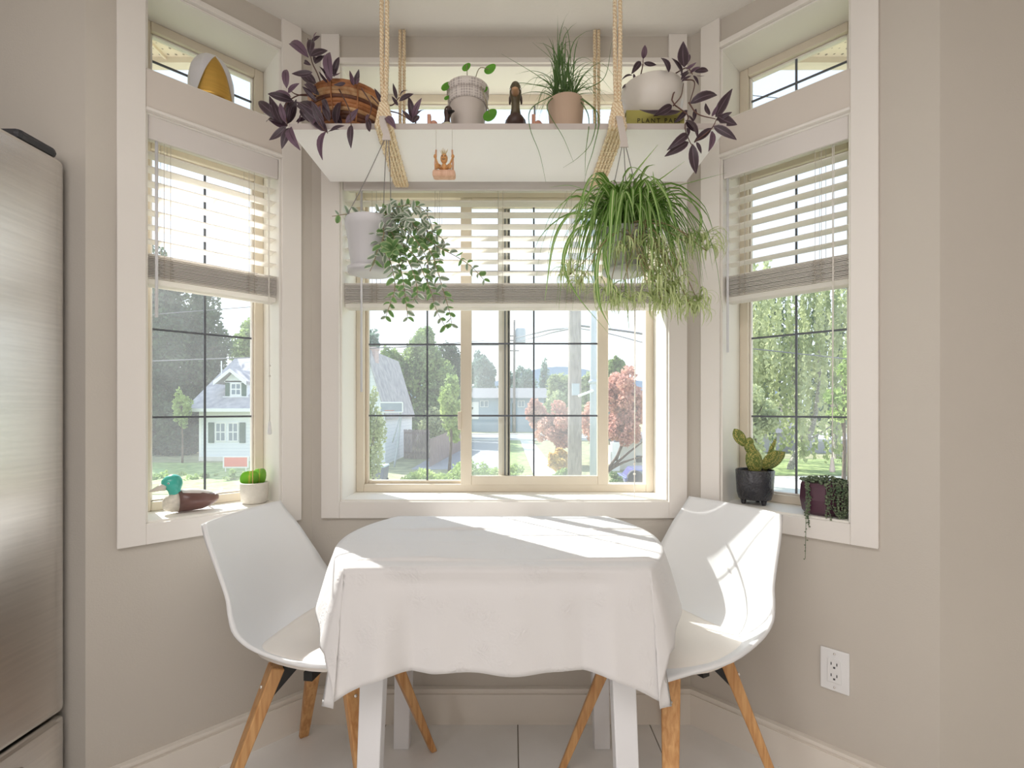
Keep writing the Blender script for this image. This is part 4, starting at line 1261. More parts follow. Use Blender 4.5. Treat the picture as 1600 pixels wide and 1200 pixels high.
for k in range(120):
    b0 = pg + Vector((rnd.choice((-.028, -.006, .018)) + rnd.uniform(-.004, .004), rnd.uniform(-.006, .006), .135))
    az = rnd.uniform(0, 6.283)
    sw = rnd.random()
    if sw < .38: P = arch(b0, az, rnd.uniform(.09, .2), rnd.uniform(.03, .10), rnd.uniform(-.02, .03))
    else: P = arch(b0, az, rnd.uniform(.01, .08), rnd.uniform(.05, .15), rnd.uniform(.0, .09))
    if P[-1].y > 1.64: continue
    if any(abs(q.x - pg.x) < .05 and q.z < pg.z + .11 and abs(q.y - pg.y) < .05 for q in P): continue
    P = [Vector((q.x, q.y, max(q.z, ZSH + .004))) for q in P]
    mb = MB(); wd = rnd.uniform(.0022, .0036)
    mb.ribbon(P, [wd*min(1, 1.4 - 1.35*i/(len(P)-1)) for i in range(len(P))], (0, -1, .3), .3)
    mb.build('grass_blade', M_grassl, gp_, smooth=True)
for pts, Ys in (([(880,150),(900,190),(880,215),(896,255)], None), ([(866,150),(855,170),(880,215),(896,253)], 0), ([(862,150),(830,170),(828,200),(843,240),(853,285)], 0), ([(900,150),(930,175),(925,220),(905,245),(880,262)], 0),
                ([(905,150),(935,180),(928,230),(918,262),(913,285)], 0), ([(905,155),(920,185),(915,240),(914,275)], 0), ([(870,140),(835,115),(783,84)], 1), ([(872,140),(810,130),(800,150)], 1), ([(880,140),(868,100),(832,66)], 1), ([(878,140),(862,90),(848,66)], 1), ([(915,140),(945,120),(956,66)], 1)):
    n = len(pts)
    if Ys is None: continue
    YY = [1.43] + [1.335 if Ys == 0 else 1.42]*(n - 1)
    if Ys == 0: YY[1] = 1.36
    P = crom([at(x, y, yv) for (x, y), yv in zip(pts, YY)], 18)
    mb = MB(); mb.ribbon(P, [.0034*(1.15 - i/18*1.0) for i in range(19)], (0, -1, .3), .3); mb.build('grass_blade', M_grassl, gp_, smooth=True)

# ducks and figures on the shelf
M_dkhead = mat('dark_brown_head', (62, 42, 36), .4, .2, 20)
M_cream = mat('cream_neck', (206, 200, 176), .5, .05, 20)
M_dkbill = mat('dark_bill', (40, 36, 34), .4)
M_mall = mat('dark_carved_wood', (70, 50, 44), .4, .25, 16)
M_tanbill = mat('tan_bill', (200, 156, 118), .45, .08, 20)
M_olive = mat('olive_head', (84, 74, 52), .4, .2, 20)
p = Vector(((692-HX)/FPX*1.40, 1.415, ZSH))
duck('small_duck_decoy', 'small duck decoy with dark brown head and pale neck, before the round leaf pot', p, math.radians(-52), .098, (M_mall, M_cream, M_cream, M_dkhead, M_dkbill), 1.08, False, 1.15)
p = Vector(((806-HX)/FPX*1.42, 1.425, ZSH))
duck('carved_duck_decoy', 'dark carved duck decoy facing the room with a tan bill', p, math.radians(-92), .160, (M_mall, M_mall, M_mall, M_olive, M_tanbill), 1.20, True, 1.1)
M_pink = wood_mat('pinkish_wood', (214, 164, 140), (180, 120, 98), .5)
for px_, lab in ((672, 'small pinkish wooden figure sitting on the shelf left of the small duck'), (834, 'small pinkish wooden figure sitting on the shelf right of the carved duck')):
    q = Vector(((px_-HX)/FPX*1.38, 1.372, ZSH))
    f = thing('wooden_figurine', lab, 'figurine', q, 'small wooden figures on the shelf')
    sg = 1
    MB().box(q.x - .006, q.x + .004, q.y - .006, q.y + .006, q.z, q.z + .036).build('post', M_pink, f, bevel=.0015)
    mb = MB(); mb.ball(q + Vector((.012, 0, .011)), .009, 10, 6, 1.2, .8, 1.1); mb.build('body', M_pink, f, smooth=True)
    mb = MB(); mb.tube([q + Vector((.008, -.006, .006)), q + Vector((.022, -.010, .005)), q + Vector((.026, -.012, -.006))], .003, 6); mb.build('leg', M_pink, f, smooth=True)
q = Vector(((928-HX)/FPX*1.43, 1.43, ZSH))
st = thing('cone_shell', 'small tan cone shaped shell on the shelf by the right rope', 'shell', q)
MB().lathe([(.030, 0), (.030, .006), (.022, .016), (.016, .018), (.012, .026), (.004, .034), (.001, .036)], q, 18).build('shell_body', M_tanpot, st, smooth=True)
MB().lathe([(.031, .004), (.033, .007), (.031, .010)], q, 18, False).build('shell_lip', M_page, st, smooth=True)

# wooden swing figure hanging from the shelf front
M_swing = wood_mat('swing_wood', (232, 192, 164), (208, 160, 130), .5)
M_figure = wood_mat('figure_wood', (224, 170, 112), (196, 138, 84), .5)
q = at(694, 272, 1.33)
sf = thing('wooden_swing_figure', 'little wooden figure with spiky straw hair sitting on a swing below the shelf', 'figurine', q)
MB().box(q.x - .031, q.x + .031, q.y - .014, q.y + .014, q.z - .012, q.z + .008).build('swing_seat', M_swing, sf, bevel=.006)
for s in (-1, 1):
    mb = MB(); mb.tube([q + Vector((s*.024, 0, .008)), q + Vector((s*.024, 0, .03)), q + Vector((s*.022, 0, .066))], [.0028, .0032, .0024], 8); mb.build('upright', M_swing, sf, smooth=True)
    mb = MB(); mb.tube([q + Vector((s*.022, 0, .066)), q + Vector((s*.022, 0, SZ0 - q.z - .0005))], .0005, 4); mb.build('string', M_cord, sf)
    mb = MB(); mb.tube([q + Vector((s*.009, -.002, .021)), q + Vector((s*.017, -.005, .026)), q + Vector((s*.024, -.004, .045))], [.0030, .0026, .0022], 8); mb.build('arm', M_figure, sf, smooth=True)
    mb = MB(); mb.ball(q + Vector((s*.024, -.003, .047)), .0046, 8, 6, 1, 1, 1.3); mb.build('hand', M_figure, sf, smooth=True)
    mb = MB(); mb.tube([q + Vector((s*.005, -.004, .012)), q + Vector((s*.016, -.012, .014)), q + Vector((s*.018, -.016, .009))], .0042, 8); mb.build('leg', M_figure, sf, smooth=True)
    mb = MB(); mb.ball(q + Vector((s*.018, -.018, .013)), .0055, 8, 6, 1, .8, 1.2); mb.build('foot', M_figure, sf, smooth=True)
MB().lathe([(.006, .008), (.008, .014), (.0085, .02), (.006, .026), (.0035, .029)], q, 12).build('torso', M_figure, sf, smooth=True)
mb = MB(); mb.ball(q + Vector((0, -.002, .041)), .0105, 14, 10, .95, .95, 1.3); hd = mb.build('head', M_figure, sf, smooth=True)
for dx, dz, rr in ((-.004, .044, .0016), (.004, .044, .0016)):
    mb = MB(); mb.ball(q + Vector((dx, -.0115, dz)), rr, 6, 4); mb.build('eye', M_dark, hd, smooth=True)
mb = MB(); mb.ball(q + Vector((0, -.0125, .040)), .0022, 6, 4, 1, 1, 1.5); mb.build('nose', M_figure, hd, smooth=True)
mb = MB(); mb.tube(crom([q + Vector((-.0045, -.0108, .0365)), q + Vector((0, -.0122, .0345)), q + Vector((.0045, -.0108, .0365))], 6), .0008, 4); mb.build('mouth', M_dark, hd)
mb = MB()
for k in range(26):
    a, e = rnd.uniform(0, 6.283), rnd.uniform(.1, .9)
    d = Vector((math.cos(a)*e*.8, math.sin(a)*e*.4, 1)).normalized()
    mb.tube([q + Vector((0, -.002, .044)) + d*.010, q + Vector((0, -.002, .044)) + d*rnd.uniform(.020, .026)], [.0006, .0002], 4)
mb.build('hair', mat('straw_hair', (214, 196, 150), .8), sf)

# ------------------------------------------------------------------ hanging pots
M_hook = mat('grey_hook_plastic', (206, 196, 188), .4, .02)
M_wire = mat('hanger_wire', (140, 136, 134), .5)
M_gplast = mat('grey_plastic_pot', (206, 204, 206), .4, .02, 5)
def hang_pot(name, label, hx, px_, ytop, ybot, rtop, rbot, wires, hooky, lean):
    Yh = 1.325
    c = at(px_, ybot, Yh)
    H = at(px_, ytop, Yh).z - c.z
    root = thing(name, label, 'hanging plant', c)
    pr = [(rbot*.93, 0), (rbot, .004), (rbot*1.02, H*.10), (rbot*1.03, H*.12), (rbot*1.04, H*.16), (rbot*1.06, H*.18), (rtop*.94, H*.80), (rtop*.98, H*.82), (rtop, H*.98), (rtop*.985, H), (rtop*.95, H*.98), (rtop*.93, H*.85), (.001, H*.85)]
    pot(root, 'pot', M_gplast, c, pr, 32)
    MB().lathe([(rbot*.75, -.010), (rbot*1.18, -.006), (rbot*1.22, .006), (rbot*1.17, .006), (rbot*1.1, -.002), (.001, -.002)], c, 28).build('saucer', M_gplast, root, smooth=True)
    soil(root, c, rtop*.93, H*.90)
    top = at(hx, hooky, Yh); 
    # hook over the shelf front edge
    yb = SY0 + .020
    path = [Vector((top.x + lean*.002, yb + .006, SZ1 + .004)), Vector((top.x + lean*.001, yb, SZ1 + .012)), Vector((top.x, SY0 - .004, SZ1 + .016)), Vector((top.x, Yh + .004, SZ1 + .004)), Vector((top.x + lean*.004, Yh, SZ0 - .004)), Vector((top.x + lean*.012, Yh, top.z + .012))]
    Pc = crom(path, 18); mb = MB()
    wds = [.015 + .005*(i/18) for i in range(19)]
    rings = []
    for i, q in enumerate(Pc):
        d = (Pc[min(i+1, 18)] - Pc[max(i-1, 0)]).normalized(); s = Vector((1, 0, 0)); u = s.cross(d).normalized()
        w = wds[i]*.5; tk = .0016
        rings.append([q - s*w - u*tk, q + s*w - u*tk, q + s*w + u*tk, q - s*w + u*tk])
    mb.loft(rings); mb.build('hook', M_hook, root, bevel=.001)
    hb = Pc[-1]
    q = [hb + Vector((-.0085, -.002, .002)), hb + Vector((.0085, -.002, .002)), hb + Vector((.0085, .002, .002)), hb + Vector((-.0085, .002, .002))]
    q2 = [v + Vector((math.copysign(.004, v.x - hb.x), 0, -.018)) for v in q]
    mb = MB(); mb.hexa(q2, q); mb.build('hook_block', M_hook, root, bevel=.001)
    for k, a in enumerate(wires):
        e = c + Vector((rtop*.97*math.cos(a), rtop*.97*math.sin(a), H*.97))
        b0 = hb + Vector(((k - 1)*.006, 0, -.016))
        mb = MB(); mb.tube(crom([b0, b0.lerp(e, .5) + Vector((math.copysign(.002, e.x - b0.x), 0, -.01)), e], 8), .0013, 5)
        mb.build('hanger_wire', M_wire, root, smooth=True)
        mb = MB(); mb.ball(e, .003, 6, 4); mb.build('wire_knob', M_hook, root, smooth=True)
    return root, c, H
# hoya, left
M_hleaf = blade_mat('grey_green_leaf', (212, 216, 204), (130, 150, 124), .22, 0, .25, .45, .10, .25)
M_hleaf2 = blade_mat('green_leaf', (172, 194, 140), (112, 150, 92), .28, 0, .45, .4, .10, .25)
hl, c, H = hang_pot('hanging_vine_pot', 'grey pot hung by wires left of centre, with trailing grey green vine', 597, 579, 346, 424, .068, .050, (3.6, 1.3, 5.9), 217, 1)
ov = lambda t: math.sin(math.pi*min(1, t**.85))**.55
HL1 = [leaf_mesh('leaf', M_hleaf, .52, bd, .3, 6, ov) for bd in (.15, -.2, .3)]
HL2 = [leaf_mesh('leaf', M_hleaf2, .58, bd, .25, 6, ov) for bd in (.15, -.2, .3)]
Yh = 1.325
vines = [([(592,336),(632,336),(655,362),(682,384),(715,402),(737,417),(756,437)], -.03, 9, .6), ([(598,338),(630,326),(656,324),(672,345),(678,380),(686,412)], -.02, 9, .25), ([(602,345),(625,378),(650,402),(662,428),(674,458),(683,487),(697,512)], -.06, 9, .45),
         ([(650,372),(672,392),(683,422),(692,452),(701,482),(706,506)], -.05, 8, .5), ([(590,345),(602,385),(613,420),(617,450),(610,474),(603,494)], -.075, 8, .7), ([(604,350),(622,405),(630,440),(634,470),(637,496)], -.085, 8, .8),
         ([(590,337),(565,336),(540,335),(519,338)], -.02, 14, .4), ([(606,350),(634,400),(647,430),(652,458),(646,470)], -.08, 8, .75), ([(600,345),(590,390),(584,410),(578,424)], -.09, 11, .1), ([(608,340),(640,350),(668,362),(690,372),(697,385)], -.03, 9, .1),
         ([(606,350),(616,372),(622,392),(628,408)], -.095, 6, .55), ([(600,340),(612,326),(628,322),(645,318)], -.04, 8, .1), ([(594,345),(600,362),(596,385),(604,400)], -.09, 7, .15), ([(610,345),(645,370),(665,400),(670,430),(664,446)], -.05, 8, .6)]
def near(x, y, dy): return at(x, y, Yh + dy)
for pts, dy, step, green in vines:
    n = len(pts)
    P = crom([at(x, y, Yh + dy*min(1, i/1.5) + (.005 if i == 0 else 0)) for i, (x, y) in enumerate(pts)], 40)
    mb = MB(); mb.tube(P, [.0014*(1.1 - .5*i/40) for i in range(41)], 5); mb.build('vine', M_vine, hl, smooth=True)
    acc, side = 0, 1
    stp = step / FPX * Yh
    for i in range(1, 41):
        acc += (P[i] - P[i-1]).length
        if acc > stp:
            acc = 0
            d = (P[min(40, i+1)] - P[i-1]).normalized()
            for s in (1, -1):
                if rnd.random() < .12: continue
                out = Vector((0, -1, 0)).cross(d).normalized()*s
                out = Quaternion(d, rnd.uniform(-.9, .9)) @ out
                ldir = (out + d*rnd.uniform(.2, .8) + Vector((0, 0, -.25))).normalized()
                Ln = rnd.uniform(.023, .036)*(1 - .35*(i/40))
                me = rnd.choice(HL2 if rnd.random() < green else HL1)
                link('leaf', me, hl, leaf_M(P[i], P[i] + ldir*Ln, (0, -1, .35), rnd.uniform(-.9, .9), rnd.uniform(.85, 1.1)))
for k in range(48):
    b0 = at(rnd.gauss(620, 24), rnd.gauss(348, 16), Yh - rnd.uniform(.02, .07))
    a = rnd.uniform(0, 6.283)
    link('leaf', rnd.choice(HL1), hl, leaf_M(b0, b0 + Vector((math.cos(a), -.3, math.sin(a))).normalized()*rnd.uniform(.02, .03), (0, -1, .3), rnd.uniform(-.8, .8)))
for k in range(7):
    b0 = at(613, 389, Yh - .10); a = 2*math.pi*k/7
    link('leaf', rnd.choice(HL2), hl, leaf_M(b0, b0 + Vector((math.cos(a), -.5, math.sin(a)*.8)).normalized()*.032, (0, -1, .3), rnd.uniform(-.3, .3), 1.1))

# spider plant, right
M_spid = blade_mat('spider_leaf', (118, 160, 74), (214, 226, 170), .07, 0, .35, .4, .09, .04)
M_spid2 = blade_mat('spider_leaf_pale', (190, 206, 140), (232, 234, 196), .10, 0, .35, .45, .1, .04)
sp_, c, H = hang_pot('hanging_spider_plant', 'pale pot hung by wires right of centre, with a large striped spider plant', 968, 975, 362, 425, .064, .048, (3.5, 1.2, 5.7), 228, 1)
cr0 = c + Vector((.004, 0, H))
cnt = 0
for k in range(290):
    az = rnd.uniform(0, 6.283)
    if math.sin(az) < -.72 and rnd.random() < .62: continue
    if math.sin(az) > .55 and rnd.random() < .5: az = -az
    b0 = cr0 + Vector((rnd.uniform(-.035, .035), rnd.uniform(-.03, .03), -.005))
    Ln = rnd.uniform(.8, 1.15)
    rk = rnd.random()
    up = (.05 + .065*rnd.random())*Ln
    out = (.07 + .16*rnd.random())*Ln
    drop = (.07 + .22*rnd.random())*Ln
    if rk < .14: up, drop, out = .10 + .04*rnd.random(), rnd.uniform(.0, .05), rnd.uniform(.03, .12)
    h = Vector((math.cos(az), math.sin(az)*.85, 0)); lt = Vector((-h.y, h.x, 0))*rnd.uniform(-.05, .05)
    P = crom([b0, b0 + h*out*.22 + Vector((0, 0, up*.75)), b0 + h*out*.58 + lt*.2 + Vector((0, 0, up)), b0 + h*out*.9 + lt*.6 + Vector((0, 0, up - drop*.45)), b0 + h*out*1.02 + lt + Vector((0, 0, up - drop))], 14)
    if max(q.y for q in P) > 1.62: continue
    if max(q.z for q in P) > SZ0 - .02: P = [Vector((q.x, q.y, min(q.z, SZ0 - .012 - rnd.random()*.01))) for q in P]
    wd = rnd.uniform(.0065, .012)
    mb = MB(); mb.ribbon(P, [wd*(.55 + .45*min(1, i/4))*min(1, (14.6 - i)/7) for i in range(15)], h + Vector((0, 0, 1.2)), .4)
    mb.build('leaf_blade', M_spid, sp_, smooth=True)
for pts, dys in (([(975,350),(930,310),(895,291),(857,293)], (0, -.02, -.04, -.05)), ([(985,350),(1040,300),(1085,284),(1136,270)], (0, -.03, -.06, -.08)), ([(975,345),(960,330),(990,275),(1028,226)], (-.02, -.05, -.05, -.03)), ([(985,350),(1010,300),(1040,275),(1070,252)], (0, -.02, -.03, -.04)),
                 ([(965,350),(905,330),(868,370),(851,470)], (0, -.05, -.08, -.10)), ([(960,350),(935,400),(935,470),(955,515)], (-.03, -.09, -.10, -.10)), ([(955,355),(945,400),(960,455),(1000,475)], (-.03, -.1, -.11, -.10)), ([(1000,345),(1020,310),(1022,290),(1020,268)], (0, -.01, -.02, -.02)),
                 ([(970,345),(950,310),(955,295),(990,285),(985,320)], (0, -.04, -.05, -.05, -.05)), ([(1010,350),(1060,310),(1095,340),(1080,400)], (0, -.03, -.05, -.06)), ([(950,350),(900,360),(880,410),(900,460),(950,520)], (0, -.05, -.08, -.09, -.09))):
    P = crom([at(x, y, Yh + d) for (x, y), d in zip(pts, dys)], 18)
    mb = MB(); mb.ribbon(P, [.0095*(.5 + .5*min(1, i/4))*min(1, (18.7 - i)/8) for i in range(19)], (0, -.6, 1), .35); mb.build('leaf_blade', M_spid, sp_, smooth=True)
def plantlet(x, y, dy, size, nb, from_=None):
    q = at(x, y, Yh + dy)
    mb = MB()
    for k in range(nb):
        az = rnd.uniform(0, 6.283); h = Vector((math.cos(az), math.sin(az), 0))
        Ln = size*rnd.uniform(.8, 1.45); up = Ln*rnd.uniform(.1, .55); curl = rnd.uniform(.3, 1.0)
        up = Ln*rnd.uniform(.15, .65)
        P = crom([q, q + h*Ln*.26 + Vector((0, 0, up*.85)), q + h*Ln*.60 + Vector((0, 0, up)), q + h*Ln*.86 + Vector((0, 0, up*.55 - Ln*.10*curl)), q + h*Ln*(.92 - .10*curl) + Vector((0, 0, up*.2 - Ln*.40*curl)), q + h*Ln*(.84 - .30*curl) + Vector((0, 0, -Ln*.62*curl))], 10)
        wd = rnd.uniform(.0030, .0048)
        mb.ribbon(P, [wd*min(1, (10.4 - i)/5) for i in range(11)], h + Vector((0, 0, 1)), .3)
    o = mb.build('plantlet', M_spid2, sp_, smooth=True)
    o['kind'] = 'stuff'
    if from_:
        P = crom([cr0 + Vector((from_[0], from_[1], -.01)), cr0.lerp(q, .45) + Vector((from_[0]*1.2, from_[1] - .02, .02)), q], 14)
        mb = MB(); mb.tube(P, .0011, 5); mb.build('runner', M_vine, sp_, smooth=True)
for x, y, dy, s in ((950,462,-.09,.05),(962,478,-.07,.05),(985,470,-.10,.045),(1020,440,-.07,.055),(1030,455,-.09,.055),(1048,465,-.06,.05),(1055,448,-.08,.05),(1062,480,-.07,.05),(1078,478,-.05,.045),(1085,490,-.06,.045),
                    (1040,485,-.08,.045),(1020,470,-.10,.045),(1010,420,-.09,.055),(1036,412,-.07,.055),(1050,425,-.05,.05),(1074,380,-.05,.05),(1098,378,-.05,.055),(1104,392,-.06,.045),(905,445,-.09,.04),(890,430,-.08,.04),(975,395,-.10,.045),(1000,385,-.09,.05),(1025,395,-.06,.055),(1092,472,-.05,.04)):
    plantlet(x, y, dy, s, rnd.randint(20, 27), (rnd.uniform(-.03, .03), -.04))
# ------------------------------------------------------------------ outdoors: ground, streets
GZ = -1.90
M_lawn = mat('lawn_grass', (126, 150, 84), .95, .25, 3, .5, 30, rgb2=(170, 184, 120))
M_dirt = mat('dry_yard', (136, 138, 104), .95, .2, 2, .4, 20, rgb2=(166, 164, 124))
M_asph = mat('asphalt', (150, 150, 154), .95, .08, 2, .2, 60)
M_conc = mat('concrete_walk', (222, 218, 208), .9, .05, 3)
struct(MB().box(-160, 160, 2.6, 320, GZ - .4, GZ).build('ground', M_dirt))
def slab(name, pts, z, m):
    mb = MB(); mb.loft([[(x, y, GZ - .05) for x, y in pts], [(x, y, z) for x, y in pts]]); return struct(mb.build(name, m))
slab('street', [(-60, 47), (70, 47), (70, 57), (-60, 57)], GZ + .01, M_asph)
slab('driveway', [(-5.0, 24), (-.6, 24), (-.6, 46.9), (-5.0, 46.9)], GZ + .02, M_asph)
slab('curb', [(-60, 45.9), (70, 45.9), (70, 46.9), (-60, 46.9)], GZ + .08, M_conc)
slab('curb', [(-60, 57.1), (70, 57.1), (70, 58.2), (-60, 58.2)], GZ + .08, M_conc)
wk = struct_root('sidewalk', (1.5, 30, GZ))
for k in range(22):
    y0 = 17.5 + k*1.28
    x0 = 1.02 - .012*k
    MB().box(x0, x0 + 1.12, y0, y0 + 1.26, GZ, GZ + .06 + .004*rnd.random()).build('walk_slab', M_conc, wk)
slab('lawn_strip', [(-.5, 18), (.98, 18), (.74, 45.8), (-.5, 45.8)], GZ + .03, M_lawn)
slab('lawn_left', [(-40, 17), (-8, 17), (-8, 27), (-40, 27)], GZ + .02, M_lawn)
slab('lawn_right', [(9, 22), (40, 22), (40, 29), (9, 29)], GZ + .02, M_lawn)
slab('right_street', [(7, 12), (60, 12), (60, 21.5), (7, 21.5)], GZ + .02, M_conc)
# distant hills
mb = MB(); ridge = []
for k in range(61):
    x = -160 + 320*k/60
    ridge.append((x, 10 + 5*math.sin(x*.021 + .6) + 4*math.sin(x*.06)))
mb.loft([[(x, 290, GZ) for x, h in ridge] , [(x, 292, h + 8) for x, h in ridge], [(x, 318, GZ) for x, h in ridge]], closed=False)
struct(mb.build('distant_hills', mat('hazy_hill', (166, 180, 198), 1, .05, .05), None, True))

# ------------------------------------------------------------------ foliage
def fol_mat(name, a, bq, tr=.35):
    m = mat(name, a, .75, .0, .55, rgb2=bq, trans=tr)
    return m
F_dark = fol_mat('foliage_dark', (58, 78, 62), (98, 118, 84))
F_mid = fol_mat('foliage_mid', (104, 130, 84), (166, 184, 118))
F_light = fol_mat('foliage_light', (136, 164, 92), (188, 204, 128))
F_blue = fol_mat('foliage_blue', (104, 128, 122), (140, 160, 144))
F_red = fol_mat('foliage_red', (192, 136, 126), (236, 194, 172))
F_willow = fol_mat('foliage_willow', (150, 162, 116), (206, 212, 164))
F_gold = fol_mat('foliage_gold', (206, 160, 84), (226, 196, 120))
M_bark = wood_mat('bark', (126, 108, 94), (84, 72, 64), .9, (6, 6, 1.2))
M_birch = wood_mat('pale_bark', (196, 190, 182), (110, 104, 100), .8, (5, 5, 9))
npr = np.random.default_rng(11)
def leaves(pts, size, m, name, root, droop=None):
    n = len(pts)
    a = npr.normal(size=(n, 3)); a /= np.linalg.norm(a, axis=1)[:, None]
    if droop is not None: a = a*(1 - droop) + np.array([0, 0, -1])*droop; a /= np.linalg.norm(a, axis=1)[:, None]
    b = npr.normal(size=(n, 3)); b -= a*(a*b).sum(1)[:, None]; b /= np.linalg.norm(b, axis=1)[:, None]
    c = np.cross(a, b)
    s = size*npr.uniform(.6, 1.3, size=(n, 1))
    w = s*.34
    v = np.empty((n, 4, 3), dtype=np.float32)
    v[:, 0] = pts - a*s*.5; v[:, 1] = pts + b*w - c*w*.3; v[:, 2] = pts + a*s*.5; v[:, 3] = pts - b*w - c*w*.3
    me = bpy.data.meshes.new(name)
    me.vertices.add(4*n); me.vertices.foreach_set('co', v.ravel())
    me.loops.add(4*n); me.loops.foreach_set('vertex_index', np.arange(4*n, dtype=np.int32))
    me.polygons.add(n); me.polygons.foreach_set('loop_start', np.arange(0, 4*n, 4, dtype=np.int32)); me.polygons.foreach_set('loop_total', np.full(n, 4, dtype=np.int32))
    me.materials.append(m); me.update(); me.validate()
    o = link(name, me, root); o['kind'] = 'stuff'
    return o
def blob_pts(c, r, n, clumps=26):
    """leaf positions in clumps spread over an ellipsoid"""
    c, r = np.array(c), np.array(r)
    d = npr.normal(size=(clumps, 3)); d /= np.linalg.norm(d, axis=1)[:, None]
    cc = c + d*r*npr.uniform(.35, .88, size=(clumps, 1))
    k = npr.integers(0, clumps, size=n)
    e = npr.normal(size=(n, 3)); e /= np.linalg.norm(e, axis=1)[:, None]
    return cc[k] + e*r*.34*npr.uniform(.55, 1.0, size=(n, 1))
def tree(name, label, base, blobs, n, size, m, trunk_r=.15, bark=None, cat='tree', group=None, limbs=4):
    base = Vector(base)
    t = thing(name, label, cat, base, group)
    pts = np.concatenate([blob_pts(c, r, int(n*w)) for c, r, w in blobs])
    pts = pts[pts[:, 2] > GZ + .05]
    leaves(pts, size, m, 'crown', t)
    if trunk_r:
        top = Vector(blobs[0][0])
        mb = MB(); mb.tube(crom([base, base.lerp(top, .5) + Vector((trunk_r*.5, 0, 0)), top], 8), [trunk_r*(1.15 - .08*k) for k in range(9)], 8)
        for q in range(limbs):
            bl = blobs[q % len(blobs)]; e = Vector(bl[0]) + Vector((rnd.uniform(-.7, .7)*bl[1][0], rnd.uniform(-.6, .6)*bl[1][1], rnd.uniform(-.2, .6)*bl[1][2]))
            s = base.lerp(top, rnd.uniform(.45, .8))
            mb.tube([s, s.lerp(e, .5) + Vector((0, 0, .15)), e], [trunk_r*.5, trunk_r*.3, trunk_r*.12], 6)
        mb.build('trunk', bark or M_bark, t, smooth=True)
    return t
def PB(x0, y0, x1, y1, Y, depth=None, w=1.0):
    """ellipsoid covering a pixel box at distance Y"""
    c = at((x0+x1)/2, (y0+y1)/2, Y); rx, rz = abs(x1-x0)/2/FPX*Y, abs(y1-y0)/2/FPX*Y
    return ((c.x, c.y, c.z), (rx, depth or rx*.8, rz), w)
def gp(x, Y): return ((x-HX)/FPX*Y, Y, GZ)
# left window
tree('evergreen_tree', 'tall dense dark green tree left of the white house', gp(250, 33), [PB(165, 430, 330, 745, 33, 2.6, .42), PB(190, 385, 300, 560, 33, 2.2, .16), PB(270, 455, 362, 640, 34, 1.8, .2), PB(225, 610, 345, 745, 32, 1.6, .22)], 42000, .30, F_dark, .35)
tree('round_shrub', 'pale green shrub in front of the dark tree beside the white house', gp(285, 26.8), [PB(270, 606, 298, 668, 26.8, .5, 1)], 1200, .2, F_light, .05, cat='shrub')
tree('pale_tree', 'pale green tree behind the white house roof', gp(392, 46), [PB(366, 490, 440, 600, 46, 2.5, 1)], 7000, .34, F_mid, .25)
for k in range(9):
    x = 236 + 21*k
    tree('yard_weeds', 'pale sunlit weeds on the yard before the white house' , gp(x, 20.5 + .6*(k % 3)), [PB(x - 16, 738, x + 16, 780, 20.5 + .6*(k % 3), .5, 1)], 700, .17, F_light if k % 2 else F_mid, 0, cat='weeds', group='weeds before the white house')
# centre window, left pane
tree('leafy_tree', 'broad sunlit leafy tree behind the fence, left of centre', gp(640, 44), [PB(585, 545, 725, 690, 44, 3.5, .5), PB(628, 508, 690, 600, 44, 2.5, .25), PB(590, 540, 640, 640, 43, 2.5, .25)], 26000, .32, F_mid, .3)
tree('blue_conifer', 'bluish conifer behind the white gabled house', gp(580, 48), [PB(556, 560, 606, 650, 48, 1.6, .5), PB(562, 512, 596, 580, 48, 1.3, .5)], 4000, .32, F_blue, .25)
tree('dark_tree', 'dark green tree behind the fence near the sash frame', gp(705, 51), [PB(665, 540, 748, 680, 51, 3.2, 1)], 15000, .35, F_dark, .3)
tree('feathery_shrub', 'light green feathery shrub beside the sash frame', gp(702, 23.5), [PB(684, 578, 728, 700, 23.5, .6, 1)], 3400, .18, F_light, .07, cat='shrub')
tree('hedge_bush', 'sunlit bush standing behind the wooden fence', gp(680, 38), [PB(650, 640, 718, 705, 38, 1.0, 1)], 5000, .2, F_willow, .06, cat='shrub')
tree('tall_shrub', 'tall grey green shrub before the white gabled house', gp(585, 16), [PB(548, 610, 603, 770, 16, .5, .7), PB(556, 590, 590, 680, 16, .4, .3)], 5200, .10, F_willow, .04, cat='shrub')
tree('juniper_bush', 'low bright yellow green bush at the foot of the centre window', gp(690, 15), [PB(632, 727, 735, 790, 15, .7, .6), PB(700, 715, 775, 790, 15.5, .7, .4)], 6000, .12, F_light, .03, cat='shrub')
tree('low_bush', 'low pale bush on the lawn right of the juniper', gp(790, 17), [PB(745, 722, 838, 780, 17, .7, 1)], 3600, .12, F_light, .03, cat='shrub')
# centre window, right side
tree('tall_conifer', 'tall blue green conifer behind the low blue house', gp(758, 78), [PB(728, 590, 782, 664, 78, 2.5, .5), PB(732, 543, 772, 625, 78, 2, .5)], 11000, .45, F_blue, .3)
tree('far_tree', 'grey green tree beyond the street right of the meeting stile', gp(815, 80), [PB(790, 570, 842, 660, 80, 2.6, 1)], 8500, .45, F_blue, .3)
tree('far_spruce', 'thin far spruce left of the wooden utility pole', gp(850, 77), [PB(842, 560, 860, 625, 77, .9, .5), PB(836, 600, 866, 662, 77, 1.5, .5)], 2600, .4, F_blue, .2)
tree('hazy_tree', 'pale hazy tree behind the red maple', gp(872, 50), [PB(842, 580, 912, 668, 50, 2.2, 1)], 9000, .38, F_willow, .25)
tree('far_round_tree', 'round green tree standing beyond the open sash', gp(965, 44), [PB(945, 553, 982, 612, 44, 1.3, 1)], 4600, .34, F_mid, .2)
